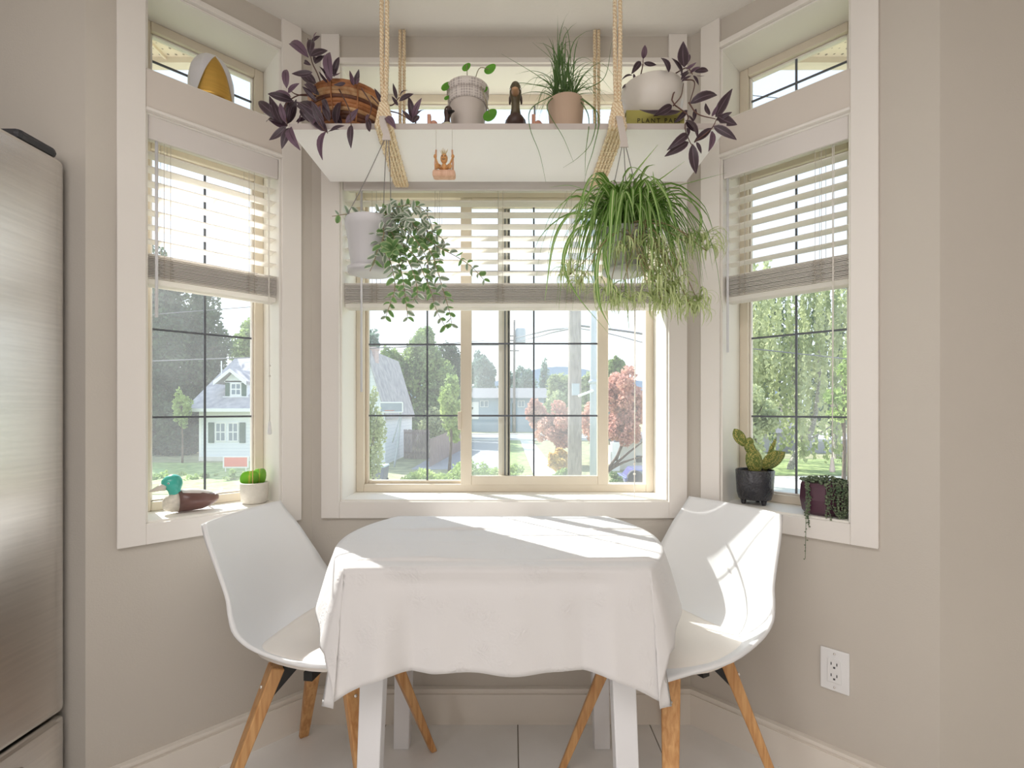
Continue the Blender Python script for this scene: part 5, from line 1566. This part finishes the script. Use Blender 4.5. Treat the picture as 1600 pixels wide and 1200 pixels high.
tree('far_ash_tree', 'pale far tree behind the grey metal pole', gp(925, 58), [PB(905, 575, 948, 660, 58, 2, 1)], 6000, .42, F_willow, .2)
# red maples
mp1 = tree('red_maple', 'red leaved maple with bare forked limbs at the right edge of the centre window', at(938, 790, 18), [PB(938, 572, 1012, 660, 18, .9, .6), PB(942, 630, 1012, 700, 18, .8, .4)], 11000, .15, F_red, 0)
for pts in ([(925,760),(958,722),(975,690),(985,660)], [(940,745),(965,722),(985,705),(1005,690)], [(950,735),(975,722),(1008,712)], [(962,720),(972,690),(970,660)]):
    P = crom([at(x, y, 17.8) for x, y in pts], 8); mb = MB(); mb.tube(P, [.055*(1.2 - .1*i) for i in range(9)], 6); mb.build('limb', M_bark, mp1, smooth=True)
tree('red_shrub', 'pinkish red leaved tree left of the wooden utility pole', gp(868, 26), [PB(836, 630, 905, 700, 26, 1.2, .6), PB(820, 622, 860, 668, 27, 1, .25), PB(905, 625, 935, 690, 26, 1, .25)], 10000, .18, F_red, .1)
tree('gold_grass', 'golden ornamental grass clump beside the sidewalk', gp(876, 19.5), [PB(858, 698, 893, 742, 19.5, .4, 1)], 2600, .2, F_gold, 0, cat='grass clump')
tree('grass_tuft', 'green grass tuft at the foot of the golden grass', gp(880, 18.2), [PB(862, 730, 896, 768, 18.2, .3, 1)], 1500, .16, F_light, 0, cat='grass clump')
tree('corner_shrub', 'small green shrub at the lower right corner of the centre window', gp(963, 17), [PB(948, 738, 975, 775, 17, .3, 1)], 900, .1, F_mid, 0, cat='shrub')

# right window: weeping trees
def weeper(name, label, base, top_px, Y, x0, x1, ytop, ybot, n, m, trunk):
    t = thing(name, label, 'tree', base)
    pts = []
    ns = n // 60
    for k in range(ns):
        x = rnd.uniform(x0, x1); yy = rnd.uniform(ytop, ytop + (ybot - ytop)*.55); ln = rnd.uniform(.25, .7)*(ybot - ytop)
        Yk = Y + rnd.uniform(-2.2, 2.2)
        for j in range(60):
            f = j/59
            q = at(x + 4*math.sin(k + f*3) + rnd.gauss(0, 2.0), min(ybot + rnd.gauss(0, 8), yy + ln*f), Yk)
            pts.append((q.x, q.y, q.z))
    leaves(np.array(pts), .26, m, 'crown', t, .55)
    for pth, rr in trunk:
        P = crom([at(x, y, Y) for x, y in pth], 10); mb = MB(); mb.tube(P, [rr*(1.2 - .07*i) for i in range(11)], 8); mb.build('trunk', M_birch, t, smooth=True)
    return t
weeper('weeping_birch', 'weeping birch with leaning pale trunk in the right window', gp(1232, 24), None, 24, 1120, 1345, 395, 708, 10500, F_willow, [([(1229,765),(1236,728),(1250,700),(1268,672),(1280,600),(1275,500)], .16), ([(1240,715),(1262,690),(1300,665)], .07), ([(1255,695),(1240,600),(1235,520)], .08)])
weeper('weeping_willow', 'dark green weeping tree behind the birch in the right window', gp(1300, 29.4), None, 29.4, 1130, 1370, 420, 680, 5200, F_dark, [([(1310,735),(1305,650),(1300,520)], .22)])
tree('street_tree', 'grey green tree at the left side of the right window', gp(1180, 19), [PB(1130, 590, 1222, 690, 19, 1.2, .7), PB(1140, 640, 1205, 735, 18.6, 1, .3)], 5000, .17, F_willow, .09)
tree('bright_tree', 'bright yellow green tree at the right side of the right window', gp(1318, 18), [PB(1292, 604, 1345, 660, 18, .8, .6), PB(1312, 540, 1345, 610, 18, .6, .4)], 1700, .16, F_light, .07)

# ------------------------------------------------------------------ houses
M_siding, t, b = new_mat('white_lap_siding')
N, L = t.nodes, t.links
tcn = N.new('ShaderNodeTexCoord'); wv = N.new('ShaderNodeTexWave'); wv.bands_direction = 'Z'; wv.wave_profile = 'SAW'; wv.inputs['Scale'].default_value = 1.6
L.new(tcn.outputs['Object'], wv.inputs['Vector'])
cr = N.new('ShaderNodeValToRGB'); cr.color_ramp.elements[0].color = lin((196, 204, 214)); cr.color_ramp.elements[0].position = .0; cr.color_ramp.elements[1].position = .12; cr.color_ramp.elements[1].color = lin((236, 240, 244))
L.new(wv.outputs['Fac'], cr.inputs[0]); L.new(cr.outputs[0], b.inputs['Base Color']); b.inputs['Roughness'].default_value = .7
M_hwhite = mat('house_trim_white', (240, 240, 240), .6, .02, 3)
M_shing = mat('grey_shingles', (168, 164, 168), .9, .12, 3, .4, 14, rgb2=(196, 190, 190))
M_shut = mat('green_shutter', (70, 98, 88), .6, .08, 5)
M_hglass = mat('house_window_glass', (120, 136, 150), .12, .1, 2)
HYD = 28.0
def hz(y, Y=HYD): return EYE - (y - HY)/FPX*Y
def hx(x, Y=HYD): return (x - HX)/FPX*Y
hs = thing('white_house', 'white clapboard house with grey roof, dormer and green shutters, far left', 'house', (hx(380), HYD, GZ))
X0, X1 = hx(312), hx(312) + 8.4
zE, zR = hz(639), hz(639) + 4.6*(hz(562, 32.4) - hz(639))/4.4
MB().box(X0, X1, HYD, HYD + 9.0, GZ + .25, zE + .1).build('wall', M_siding, hs)
MB().box(X0 - .03, X1 + .03, HYD - .04, HYD + 9.04, GZ, GZ + .25).build('foundation', M_conc, hs)
yr = HYD + 4.5; zr = hz(562, yr)
mb = MB(); mb.loft([[(X0, HYD, zE + .1), (X0, HYD + 9, zE + .1), (X0, yr, zr - .1)], [(X1, HYD, zE + .1), (X1, HYD + 9, zE + .1), (X1, yr, zr - .1)]]); mb.build('gable', M_siding, hs)
xe = .5
for sy in (1, -1):
    ye = HYD - .55 if sy == 1 else HYD + 9.55
    mb = MB(); mb.loft([[(X0 - xe, ye, zE - .12), (X1 + xe, ye, zE - .12), (X1 + xe, yr, zr), (X0 - xe, yr, zr)], [(X0 - xe, ye, zE + .02), (X1 + xe, ye, zE + .02), (X1 + xe, yr, zr + .14), (X0 - xe, yr, zr + .14)]])
    mb.build('roof', M_shing, hs)
MB().box(X0 - xe, X1 + xe, HYD - .66, HYD - .55, zE - .16, zE + .03).build('gutter', M_hwhite, hs)
MB().box(X0 - .02, X0 + .12, HYD - .03, HYD, GZ + .25, zE).build('corner_board', M_hwhite, hs)
MB().box(X0, X1, HYD - .05, HYD, zE - .5, zE).build('frieze_board', M_hwhite, hs)
def hwin(root, x0, x1, y0, y1, Y, grid=(2, 2)):
    a, bb, z1, z0 = hx(x0, Y), hx(x1, Y), hz(y0, Y), hz(y1, Y)
    w = MB().box(a, bb, Y - .05, Y + .02, z0, z1).build('window', M_hwhite, root)
    gx, gz = grid; f = .07
    for i in range(gx):
        for j in range(gz):
            MB().box(a + f + (bb - a - f)*i/gx, a + (bb - a - f)*(i+1)/gx, Y - .06, Y - .045, z0 + f + (z1 - z0 - f)*j/gz, z0 + (z1 - z0 - f)*(j+1)/gz).build('pane', M_hglass, w)
def shutter(root, x0, x1, y0, y1, Y):
    MB().box(hx(x0, Y), hx(x1, Y), Y - .06, Y, hz(y1, Y), hz(y0, Y)).build('shutter', M_shut, root, bevel=.02)
hwin(hs, 337, 353.5, 660, 690, HYD); hwin(hs, 356.5, 373, 660, 690, HYD)
shutter(hs, 326, 335, 660, 692, HYD); shutter(hs, 374.5, 384, 660, 692, HYD)
hwin(hs, 400, 414, 661, 690, HYD)
YD = 28.5
da, db_ = hx(352, YD), hx(386.5, YD)
MB().box(da, db_, YD, YD + 3.2, hz(621, YD), hz(595, YD)).build('dormer_wall', M_siding, hs)
xm, zp, ze = hx(364.5, YD), hz(578, YD), hz(597, YD)
mb = MB(); mb.loft([[(da - .1, YD, hz(597, YD)), (db_ + .1, YD, hz(597, YD)), (xm, YD, zp - .12)], [(da - .1, YD + 3.2, hz(597, YD)), (db_ + .1, YD + 3.2, hz(597, YD)), (xm, YD + 3.2, zp - .12)]]); mb.build('dormer_gable', M_siding, hs)
for xs in (hx(339, YD), hx(390, YD)):
    mb = MB(); mb.loft([[(xs, YD - .35, ze - .12), (xm, YD - .35, zp - .08), (xm, YD - .35, zp + .06), (xs, YD - .35, ze + .04)], [(xs, YD + 3.6, ze - .12), (xm, YD + 3.6, zp - .08), (xm, YD + 3.6, zp + .06), (xs, YD + 3.6, ze + .04)]]); mb.build('dormer_roof', M_shing, hs)
    mb = MB(); mb.loft([[(xs, YD - .38, ze - .2), (xm, YD - .38, zp - .14), (xm, YD - .38, zp + .06), (xs, YD - .38, ze + .04)], [(xs, YD - .34, ze - .2), (xm, YD - .34, zp - .14), (xm, YD - .34, zp + .06), (xs, YD - .34, ze + .04)]]); mb.build('barge_board', M_hwhite, hs)
hwin(hs, 361, 377.5, 598.5, 618, YD); shutter(hs, 352.5, 359, 598, 619, YD); shutter(hs, 378.5, 385, 598, 619, YD)
MB().box(hx(349, YD), hx(389, YD), YD - .06, YD, hz(622, YD), hz(619.5, YD)).build('dormer_sill', M_hwhite, hs)
mb = MB(); p0 = at(346, 600, 29.5); mb.tube([p0, p0 + Vector((0, 0, 1.4))], .04, 6); mb.build('vent_pipe', M_hwhite, hs, smooth=True)

# yard sign
M_signw = mat('sign_white', (240, 236, 232), .6, .01); M_signr = mat('sign_coral', (232, 132, 116), .6, .04, 3)
a = at(348, 713, 23); bq = at(388, 730, 23)
sg = thing('yard_sign', 'white yard sign with a coral red panel on the lawn before the white house', 'sign', ((a.x+bq.x)/2, 23, GZ))
MB().box(a.x, bq.x, 23, 23.05, bq.z - .04, a.z).build('board', M_signw, sg)
MB().box(a.x + .08, bq.x - .06, 22.985, 23, bq.z + .03, a.z - .05).build('panel', M_signr, sg)
for xx in (a.x + .1, bq.x - .14): MB().box(xx, xx + .04, 23.01, 23.05, GZ, bq.z - .04).build('post', M_signw, sg)

# white gabled house, left of the centre window
YG = 26.0
gh = thing('gabled_house', 'pale gabled house with a brick chimney at the left of the centre window', 'house', (hx(530, YG), YG, GZ))
pk = (hx(574, YG), hz(546, YG))
e1 = (hx(606, YG), hz(652, YG)); e0 = (2*pk[0] - e1[0] - .4, hz(652, YG) - .8)
mb = MB(); mb.loft([[(e0[0], YG, GZ), (e1[0] - .15, YG, GZ), (e1[0] - .15, YG, e1[1]), (pk[0], YG, pk[1] - .15), (e0[0], YG, e0[1])], [(e0[0], YG + 7, GZ), (e1[0] - .15, YG + 7, GZ), (e1[0] - .15, YG + 7, e1[1]), (pk[0], YG + 7, pk[1] - .15), (e0[0], YG + 7, e0[1])]]); mb.build('wall', M_siding, gh)
for q in (e0, e1):
    mb = MB(); mb.loft([[(q[0], YG - .3, q[1] - .1), (pk[0], YG - .3, pk[1] - .1), (pk[0], YG - .3, pk[1] + .06), (q[0], YG - .3, q[1] + .06)], [(q[0], YG + 7.2, q[1] - .1), (pk[0], YG + 7.2, pk[1] - .1), (pk[0], YG + 7.2, pk[1] + .06), (q[0], YG + 7.2, q[1] + .06)]]); mb.build('roof', M_shing, gh)
MB().box(hx(568, YG), hx(580, YG), YG + .8, YG + 1.5, hz(575, YG), hz(540, YG) + .0).box(hx(567, YG), hx(581, YG), YG + .75, YG + 1.55, hz(543, YG), hz(539, YG)).build('chimney', mat('pinkish_brick', (206, 182, 178), .9, .15, 8), gh)

# wooden fences made of single boards
M_fence = wood_mat('fence_board', (170, 152, 146), (138, 120, 118), .9, (6, 6, 1))
def fence(name, label, A, Bp, h0, h1, n):
    A, Bp = Vector(A), Vector(Bp); r = thing(name, label, 'fence', A)
    d = (Bp - A); w = d.length/n; dn = d.normalized(); nn = Vector((dn.y, -dn.x, 0))
    for k in range(n):
        s = A + dn*(w*k + .012); e = A + dn*(w*(k+1) - .012); h = h0 + (h1 - h0)*k/n + rnd.uniform(-.02, .02)
        mb = MB(); mb.hexa([s, e, e + nn*.03, s + nn*.03], [v + Vector((0, 0, h)) for v in (s, e, e + nn*.03, s + nn*.03)]); mb.build('board', M_fence, r)
    for hh in (.3, h0 - .25):
        mb = MB(); q = -nn*.06
        mb.hexa([A + Vector((0,0,hh)), Bp + Vector((0,0,hh)), Bp + q + Vector((0,0,hh)), A + q + Vector((0,0,hh))], [v + Vector((0,0,hh + .09)) for v in (A, Bp, Bp + q, A + q)]); mb.build('rail', M_fence, r)
fence('board_fence', 'grey brown board fence crossing behind the basketball hoop', gp(631, 29.5), gp(671, 29), 1.75, 1.75, 22)
fence('board_fence', 'lighter board fence running back from the corner to the sash frame', gp(671, 25), gp(722, 36), 1.45, 1.7, 40)
# basketball hoop
bk_ = thing('basketball_hoop', 'basketball hoop with clear backboard on a leaning pole by the fence', 'basketball hoop', gp(612, 25))
M_pole = mat('grey_pole_metal', (178, 186, 196), .5, .04, 4)
mb = MB(); mb.tube(crom([Vector(gp(616, 25)), at(622, 690, 25), at(626, 650, 25), at(622, 632, 24.6)], 10), .055, 8); mb.build('pole', M_pole, bk_, smooth=True)
mb = MB(); mb.tube([at(613, 692, 25), at(620, 668, 25), at(626, 645, 25)], .03, 6); mb.build('brace', M_pole, bk_, smooth=True)
a, bq = at(594, 629, 24.5), at(629, 644, 24.5)
MB().box(a.x, bq.x, 24.48, 24.52, bq.z, a.z).build('backboard', mat('pale_backboard', (150, 160, 172), .3), bk_)
mb = MB()
for pp0, pp1 in ((a, Vector((bq.x, a.y, a.z))), (Vector((a.x, a.y, bq.z)), bq), (a, Vector((a.x, a.y, bq.z))), (Vector((bq.x, a.y, a.z)), bq)): mb.tube([pp0, pp1], .035, 6)
mb.build('backboard_frame', M_hwhite, bk_)
c0 = Vector(((a.x + bq.x)/2, 24.1, bq.z + .08)); mb = MB(); mb.tube([c0 + Vector((.23*math.cos(k*.4), .23*math.sin(k*.4), 0)) for k in range(17)], .014, 5); mb.build('rim', mat('orange_rim', (206, 110, 70), .5), bk_)
# garbage bin
gb = thing('garbage_bin', 'grey wheeled garbage bin with a pale lid beside the tall shrub', 'bin', gp(595, 19.5))
a, bq = at(583, 727, 19.5), at(603, 764, 19.5)
M_bin = mat('bin_grey', (118, 122, 140), .6, .06, 4)
q = lambda w, z: [(((a.x+bq.x)/2) - w, 19.3 - w*.3, z), ((a.x+bq.x)/2 + w, 19.3 - w*.3, z), ((a.x+bq.x)/2 + w, 19.9 + w*.3, z), ((a.x+bq.x)/2 - w, 19.9 + w*.3, z)]
mb = MB(); mb.hexa(q(.20, GZ + .06), q(.27, a.z - .06)); mb.build('body', M_bin, gb, bevel=.03)
mb = MB(); mb.hexa(q(.29, a.z - .06), q(.28, a.z + .01)); mb.build('lid', mat('bin_lid', (196, 212, 226), .5), gb, bevel=.02)
for s in (-1, 1):
    mb = MB(); cc = Vector(((a.x+bq.x)/2 + s*.2, 19.85, GZ + .10)); mb.loft([[cc + Vector((s*o, .1*math.cos(k*.52), .1*math.sin(k*.52))) for k in range(12)] for o in (0, .05)]); mb.build('wheel', M_dark, gb)

# low blue house across the street
bh = thing('blue_house', 'low grey blue house across the street behind the sash', 'house', (hx(790, 64), 64, GZ))
M_blue = mat('blue_grey_siding', (150, 168, 186), .8, .04, 1); M_roofd = mat('dark_roof', (120, 118, 122), .9, .1, 2)
xa, xb = hx(722, 64), hx(850, 64)
MB().box(xa, xb, 64, 72, GZ, hz(622, 64)).build('wall', M_blue, bh)
mb = MB(); zz = hz(622, 64)
mb.loft([[(xa - .6, 63.2, zz), (xa - .6, 72.8, zz), (xa - .6, 68, zz + 1.5)], [(xb + .6, 63.2, zz), (xb + .6, 72.8, zz), (xb + .6, 68, zz + 1.5)]]); mb.build('roof', M_roofd, bh)
for x0, x1 in ((750, 763), (809, 820)): hwin(bh, x0, x1, 626, 636, 63.95, (2, 1))
MB().box(hx(800, 64), hx(806, 64), 63.9, 64, GZ, hz(630, 64)).build('door', M_shut, bh)
MB().box(hx(737, 64), hx(748, 64), 63.92, 64, hz(655, 64), hz(628, 64)).build('garage_door', M_hwhite, bh)
# pale garage at the right edge of the centre window
gg = thing('pale_garage', 'pale garage wall under the red maple at the right of the centre window', 'garage', (hx(985, 24), 24, GZ))
xa, xb = hx(966, 24), hx(1060, 24)
MB().box(xa, xb, 24, 30, GZ, hz(690, 24)).build('wall', mat('pale_stucco', (214, 210, 204), .9, .03, 3), gg)
MB().box(xa - .3, xb + .3, 23.6, 30.4, hz(690, 24), hz(684, 24)).build('roof', M_roofd, gg)
MB().box(hx(953, 24), hx(965, 24), 23.5, 23.9, GZ, hz(690, 24)).build('white_post', M_hwhite, gg)
MB().box(hx(994, 24), hx(1002, 24), 23.9, 23.99, hz(722, 24), hz(712, 24)).build('sign_plate', M_dark, gg)
# blue car
cr_t = thing('blue_car', 'blue car seen low at the right corner of the centre window', 'car', gp(985, 19.5))
M_car = mat('car_blue', (88, 96, 150), .25, .05, 3, coat=.6)
xa, xb = hx(972, 19.5), hx(1045, 19.5); zg = hz(742, 19.5)
mb = MB(); mb.loft([[(x, y, z) for x, z in ((xa, GZ + .3), (xa, zg - .25), (xa + .15, zg - .18), (xb, zg - .15), (xb, GZ + .3))] for y in (19.0, 20.6)]); mb.build('body', M_car, cr_t, bevel=.06)
mb = MB(); mb.loft([[(x, y, z) for x, z in ((xa + .1, zg - .2), (xa + .45, zg + .25), (xb - .3, zg + .28), (xb, zg - .18))] for y in (19.1, 20.5)]); mb.build('cabin', M_car, cr_t, bevel=.05)
MB().box(xa + .5, xb - .4, 19.05, 19.1, zg - .12, zg + .2).build('side_window', M_hglass, cr_t)
for xx in (xa + .4, xb - .5):
    mb = MB(); mb.loft([[Vector((xx + .3*math.cos(k*.4488), y, GZ + .3 + .3*math.sin(k*.4488))) for k in range(14)] for y in (18.95, 19.15)]); mb.build('wheel', M_dark, cr_t)

# utility poles and wires
M_pwood = wood_mat('pole_wood', (170, 158, 152), (136, 124, 120), .9, (4, 4, .8))
M_wire2 = mat('power_wire', (112, 112, 118), .7)
up = thing('utility_pole', 'thick wooden utility pole with crossarm in the centre window', 'utility pole', gp(898, 13.5))
xc = hx(898, 13.5)
MB().lathe([(.205, GZ), (.19, 1), (.165, 6), (.15, 10)], (xc, 13.5, 0), 18).build('pole', M_pwood, up, smooth=True)
for z in (7.2, 8.6): MB().box(xc - 1.2, xc + 1.2, 13.22, 13.34, z, z + .12).build('crossarm', M_pwood, up)
MB().box(xc - .10, xc + .10, 13.27, 13.33, hz(618, 13.5), hz(600, 13.5)).build('number_plate', M_pole, up)
mp_ = thing('metal_pole', 'pale blue grey metal pole right of the wooden utility pole', 'pole', gp(927, 11.5))
MB().lathe([(.085, GZ), (.078, 2), (.07, 9)], (hx(927, 11.5), 11.5, 0), 16).build('pole', M_pole, mp_, smooth=True)
mb = MB(); mb.tube([at(927, 610, 11.4), at(904, 619, 11.3)], .03, 8); mb.build('arm', M_hwhite, mp_, smooth=True)
MB().lathe([(.09, 0), (.12, .05), (.09, .1)], (hx(927, 11.5), 11.5, hz(600, 11.5)), 14).build('collar', M_pole, mp_, smooth=True)
fp = thing('far_pole', 'thin far utility pole with ladder arms left of the muntin', 'utility pole', gp(803, 60))
MB().lathe([(.17, GZ), (.13, hz(500, 60))], (hx(803.5, 60), 60, 0), 8).build('pole', M_pwood, fp, smooth=True)
for yy in (526, 533, 549): MB().box(hx(796, 60), hx(811, 60), 59.8, 59.95, hz(yy, 60), hz(yy - 1.6, 60)).build('crossarm', M_pwood, fp)
MB().lathe([(.6, 0), (.65, .2), (.65, 1.6), (.6, 1.8)], (hx(813, 60), 60.2, hz(536, 60)), 10).build('transformer', M_pole, fp, smooth=True)
def wire(label, pts, r, g='power lines outside'):
    P = crom([at(*q) for q in pts], 20); mb = MB(); mb.tube(P, r, 5)
    tag(mb.build('power_line', M_wire2, None, smooth=True), label, 'wire', g)
wire('power line crossing the lower left window before the house', [(60, 572, 22), (236, 564.5, 24), (403, 558, 26), (520, 552, 28)], .03)
wire('thin power line crossing high over the dark tree in the left window', [(60, 512, 20), (237, 492, 20), (320, 485, 21), (520, 470, 24)], .018)
wire('thick drop cable from the wooden pole to the far pole', [(898, 512, 13.5), (860, 515, 20), (835, 521, 30), (806, 528, 60)], .045)
wire('second cable sagging from the wooden pole to the far pole', [(898, 512, 13.4), (860, 520, 18), (840, 526, 28), (806, 534, 60)], .03)
wire('cable running right from the wooden pole', [(898, 508, 13.5), (950, 514, 13.5), (1000, 521, 13.4), (1060, 532, 13.2)], .03)
wire('thin cable below it running right from the wooden pole', [(898, 512, 13.5), (950, 521, 13.5), (1000, 534, 13.4), (1060, 549, 13.2)], .014)
wire('cable behind the left pane running to the dark tree', [(520, 548, 16), (600, 543, 17), (660, 540, 18), (760, 532, 40)], .02)
wire('dark wire crossing the right window at mid height', [(1060, 533, 15), (1162, 543.5, 15), (1325, 561, 15), (1420, 572, 15)], .018)
wire('thin wire crossing the upper right window below the blind', [(1060, 420, 16), (1180, 434, 16), (1325, 452, 16), (1420, 465, 16)], .010)
wire('thin wire across the right transom window', [(1100, 140, 14), (1165, 148, 14), (1240, 156, 14), (1400, 176, 14)], .012)

# grey house in the right window
YH = 34.0
rh = thing('grey_house', 'long grey lilac house with a vertical board garage in the right window', 'house', (hx(1240, YH), YH, GZ))
M_lil = mat('grey_lilac_siding', (206, 204, 214), .8, .03, 1)
MB().box(hx(1130, YH), hx(1255, YH), YH, YH + 7, GZ, hz(676, YH)).build('wall', M_lil, rh)
mb = MB(); zz = hz(676, YH); mb.loft([[(hx(1125, YH), YH - .5, zz), (hx(1125, YH), YH + 7.5, zz), (hx(1125, YH), YH + 3.5, zz + 1.3)], [(hx(1258, YH), YH - .5, zz), (hx(1258, YH), YH + 7.5, zz), (hx(1258, YH), YH + 3.5, zz + 1.3)]]); mb.build('roof', M_roofd, rh)
n = 22; x0, x1 = hx(1246, YH - 1), hx(1289, YH - 1)
for k in range(n):
    MB().box(x0 + (x1 - x0)*k/n + .015, x0 + (x1 - x0)*(k+1)/n - .015, YH - 1.05, YH - 1, GZ, hz(690, YH - 1)).build('vertical_board', M_lil, rh)
MB().box(x0, hx(1360, YH - 1), YH - 1, YH + 5, GZ, hz(686, YH - 1)).build('garage_wall', M_lil, rh)
hwin(rh, 1289, 1297, 728, 752, YH - 1.02, (1, 1)); hwin(rh, 1299, 1315, 728, 752, YH - 1.02, (2, 1))
for x0_, nsx in ((1250, 3), (1289, 2)):
    mb = MB()
    for k in range(nsx): 
        c0 = at(x0_ + 6*k, 716, YH - 1.1); mb.tube([c0 + Vector((.13*math.cos(a), 0, .11*math.sin(a))) for a in [2*math.pi*j/10 for j in range(11)]], .02, 4)
    mb.build('lantern_ring', M_dark, rh)
# brown flat roofed house far behind
MB_ = thing('brown_house', 'grey brown flat roofed house between the trees in the right window', 'house', (hx(1226, 48), 48, GZ))
MB().box(hx(1205, 48), hx(1245, 48), 48, 56, GZ, hz(626, 48)).build('wall', mat('grey_brown_stucco', (176, 164, 158), .9, .03, 2), MB_)
MB().box(hx(1203, 48), hx(1247, 48), 47.7, 56.3, hz(626, 48), hz(622, 48)).build('roof_edge', M_hwhite, MB_)
for k in range(8):
    x = 1200 + 18*k
    tree('street_hedge', 'low hedge plant %s along the street in the right window' % ('at the far left end', 'second from the left', 'third from the left', 'left of the middle', 'right of the middle', 'third from the right', 'second from the right', 'at the far right end')[k], gp(x, 27.5), [PB(x - 10, 744, x + 10, 764, 27.5, .3, 1)], 260, .14, F_light, 0, cat='shrub', group='low hedge along the right street')
# far belt of trees closing the view between and beyond the houses
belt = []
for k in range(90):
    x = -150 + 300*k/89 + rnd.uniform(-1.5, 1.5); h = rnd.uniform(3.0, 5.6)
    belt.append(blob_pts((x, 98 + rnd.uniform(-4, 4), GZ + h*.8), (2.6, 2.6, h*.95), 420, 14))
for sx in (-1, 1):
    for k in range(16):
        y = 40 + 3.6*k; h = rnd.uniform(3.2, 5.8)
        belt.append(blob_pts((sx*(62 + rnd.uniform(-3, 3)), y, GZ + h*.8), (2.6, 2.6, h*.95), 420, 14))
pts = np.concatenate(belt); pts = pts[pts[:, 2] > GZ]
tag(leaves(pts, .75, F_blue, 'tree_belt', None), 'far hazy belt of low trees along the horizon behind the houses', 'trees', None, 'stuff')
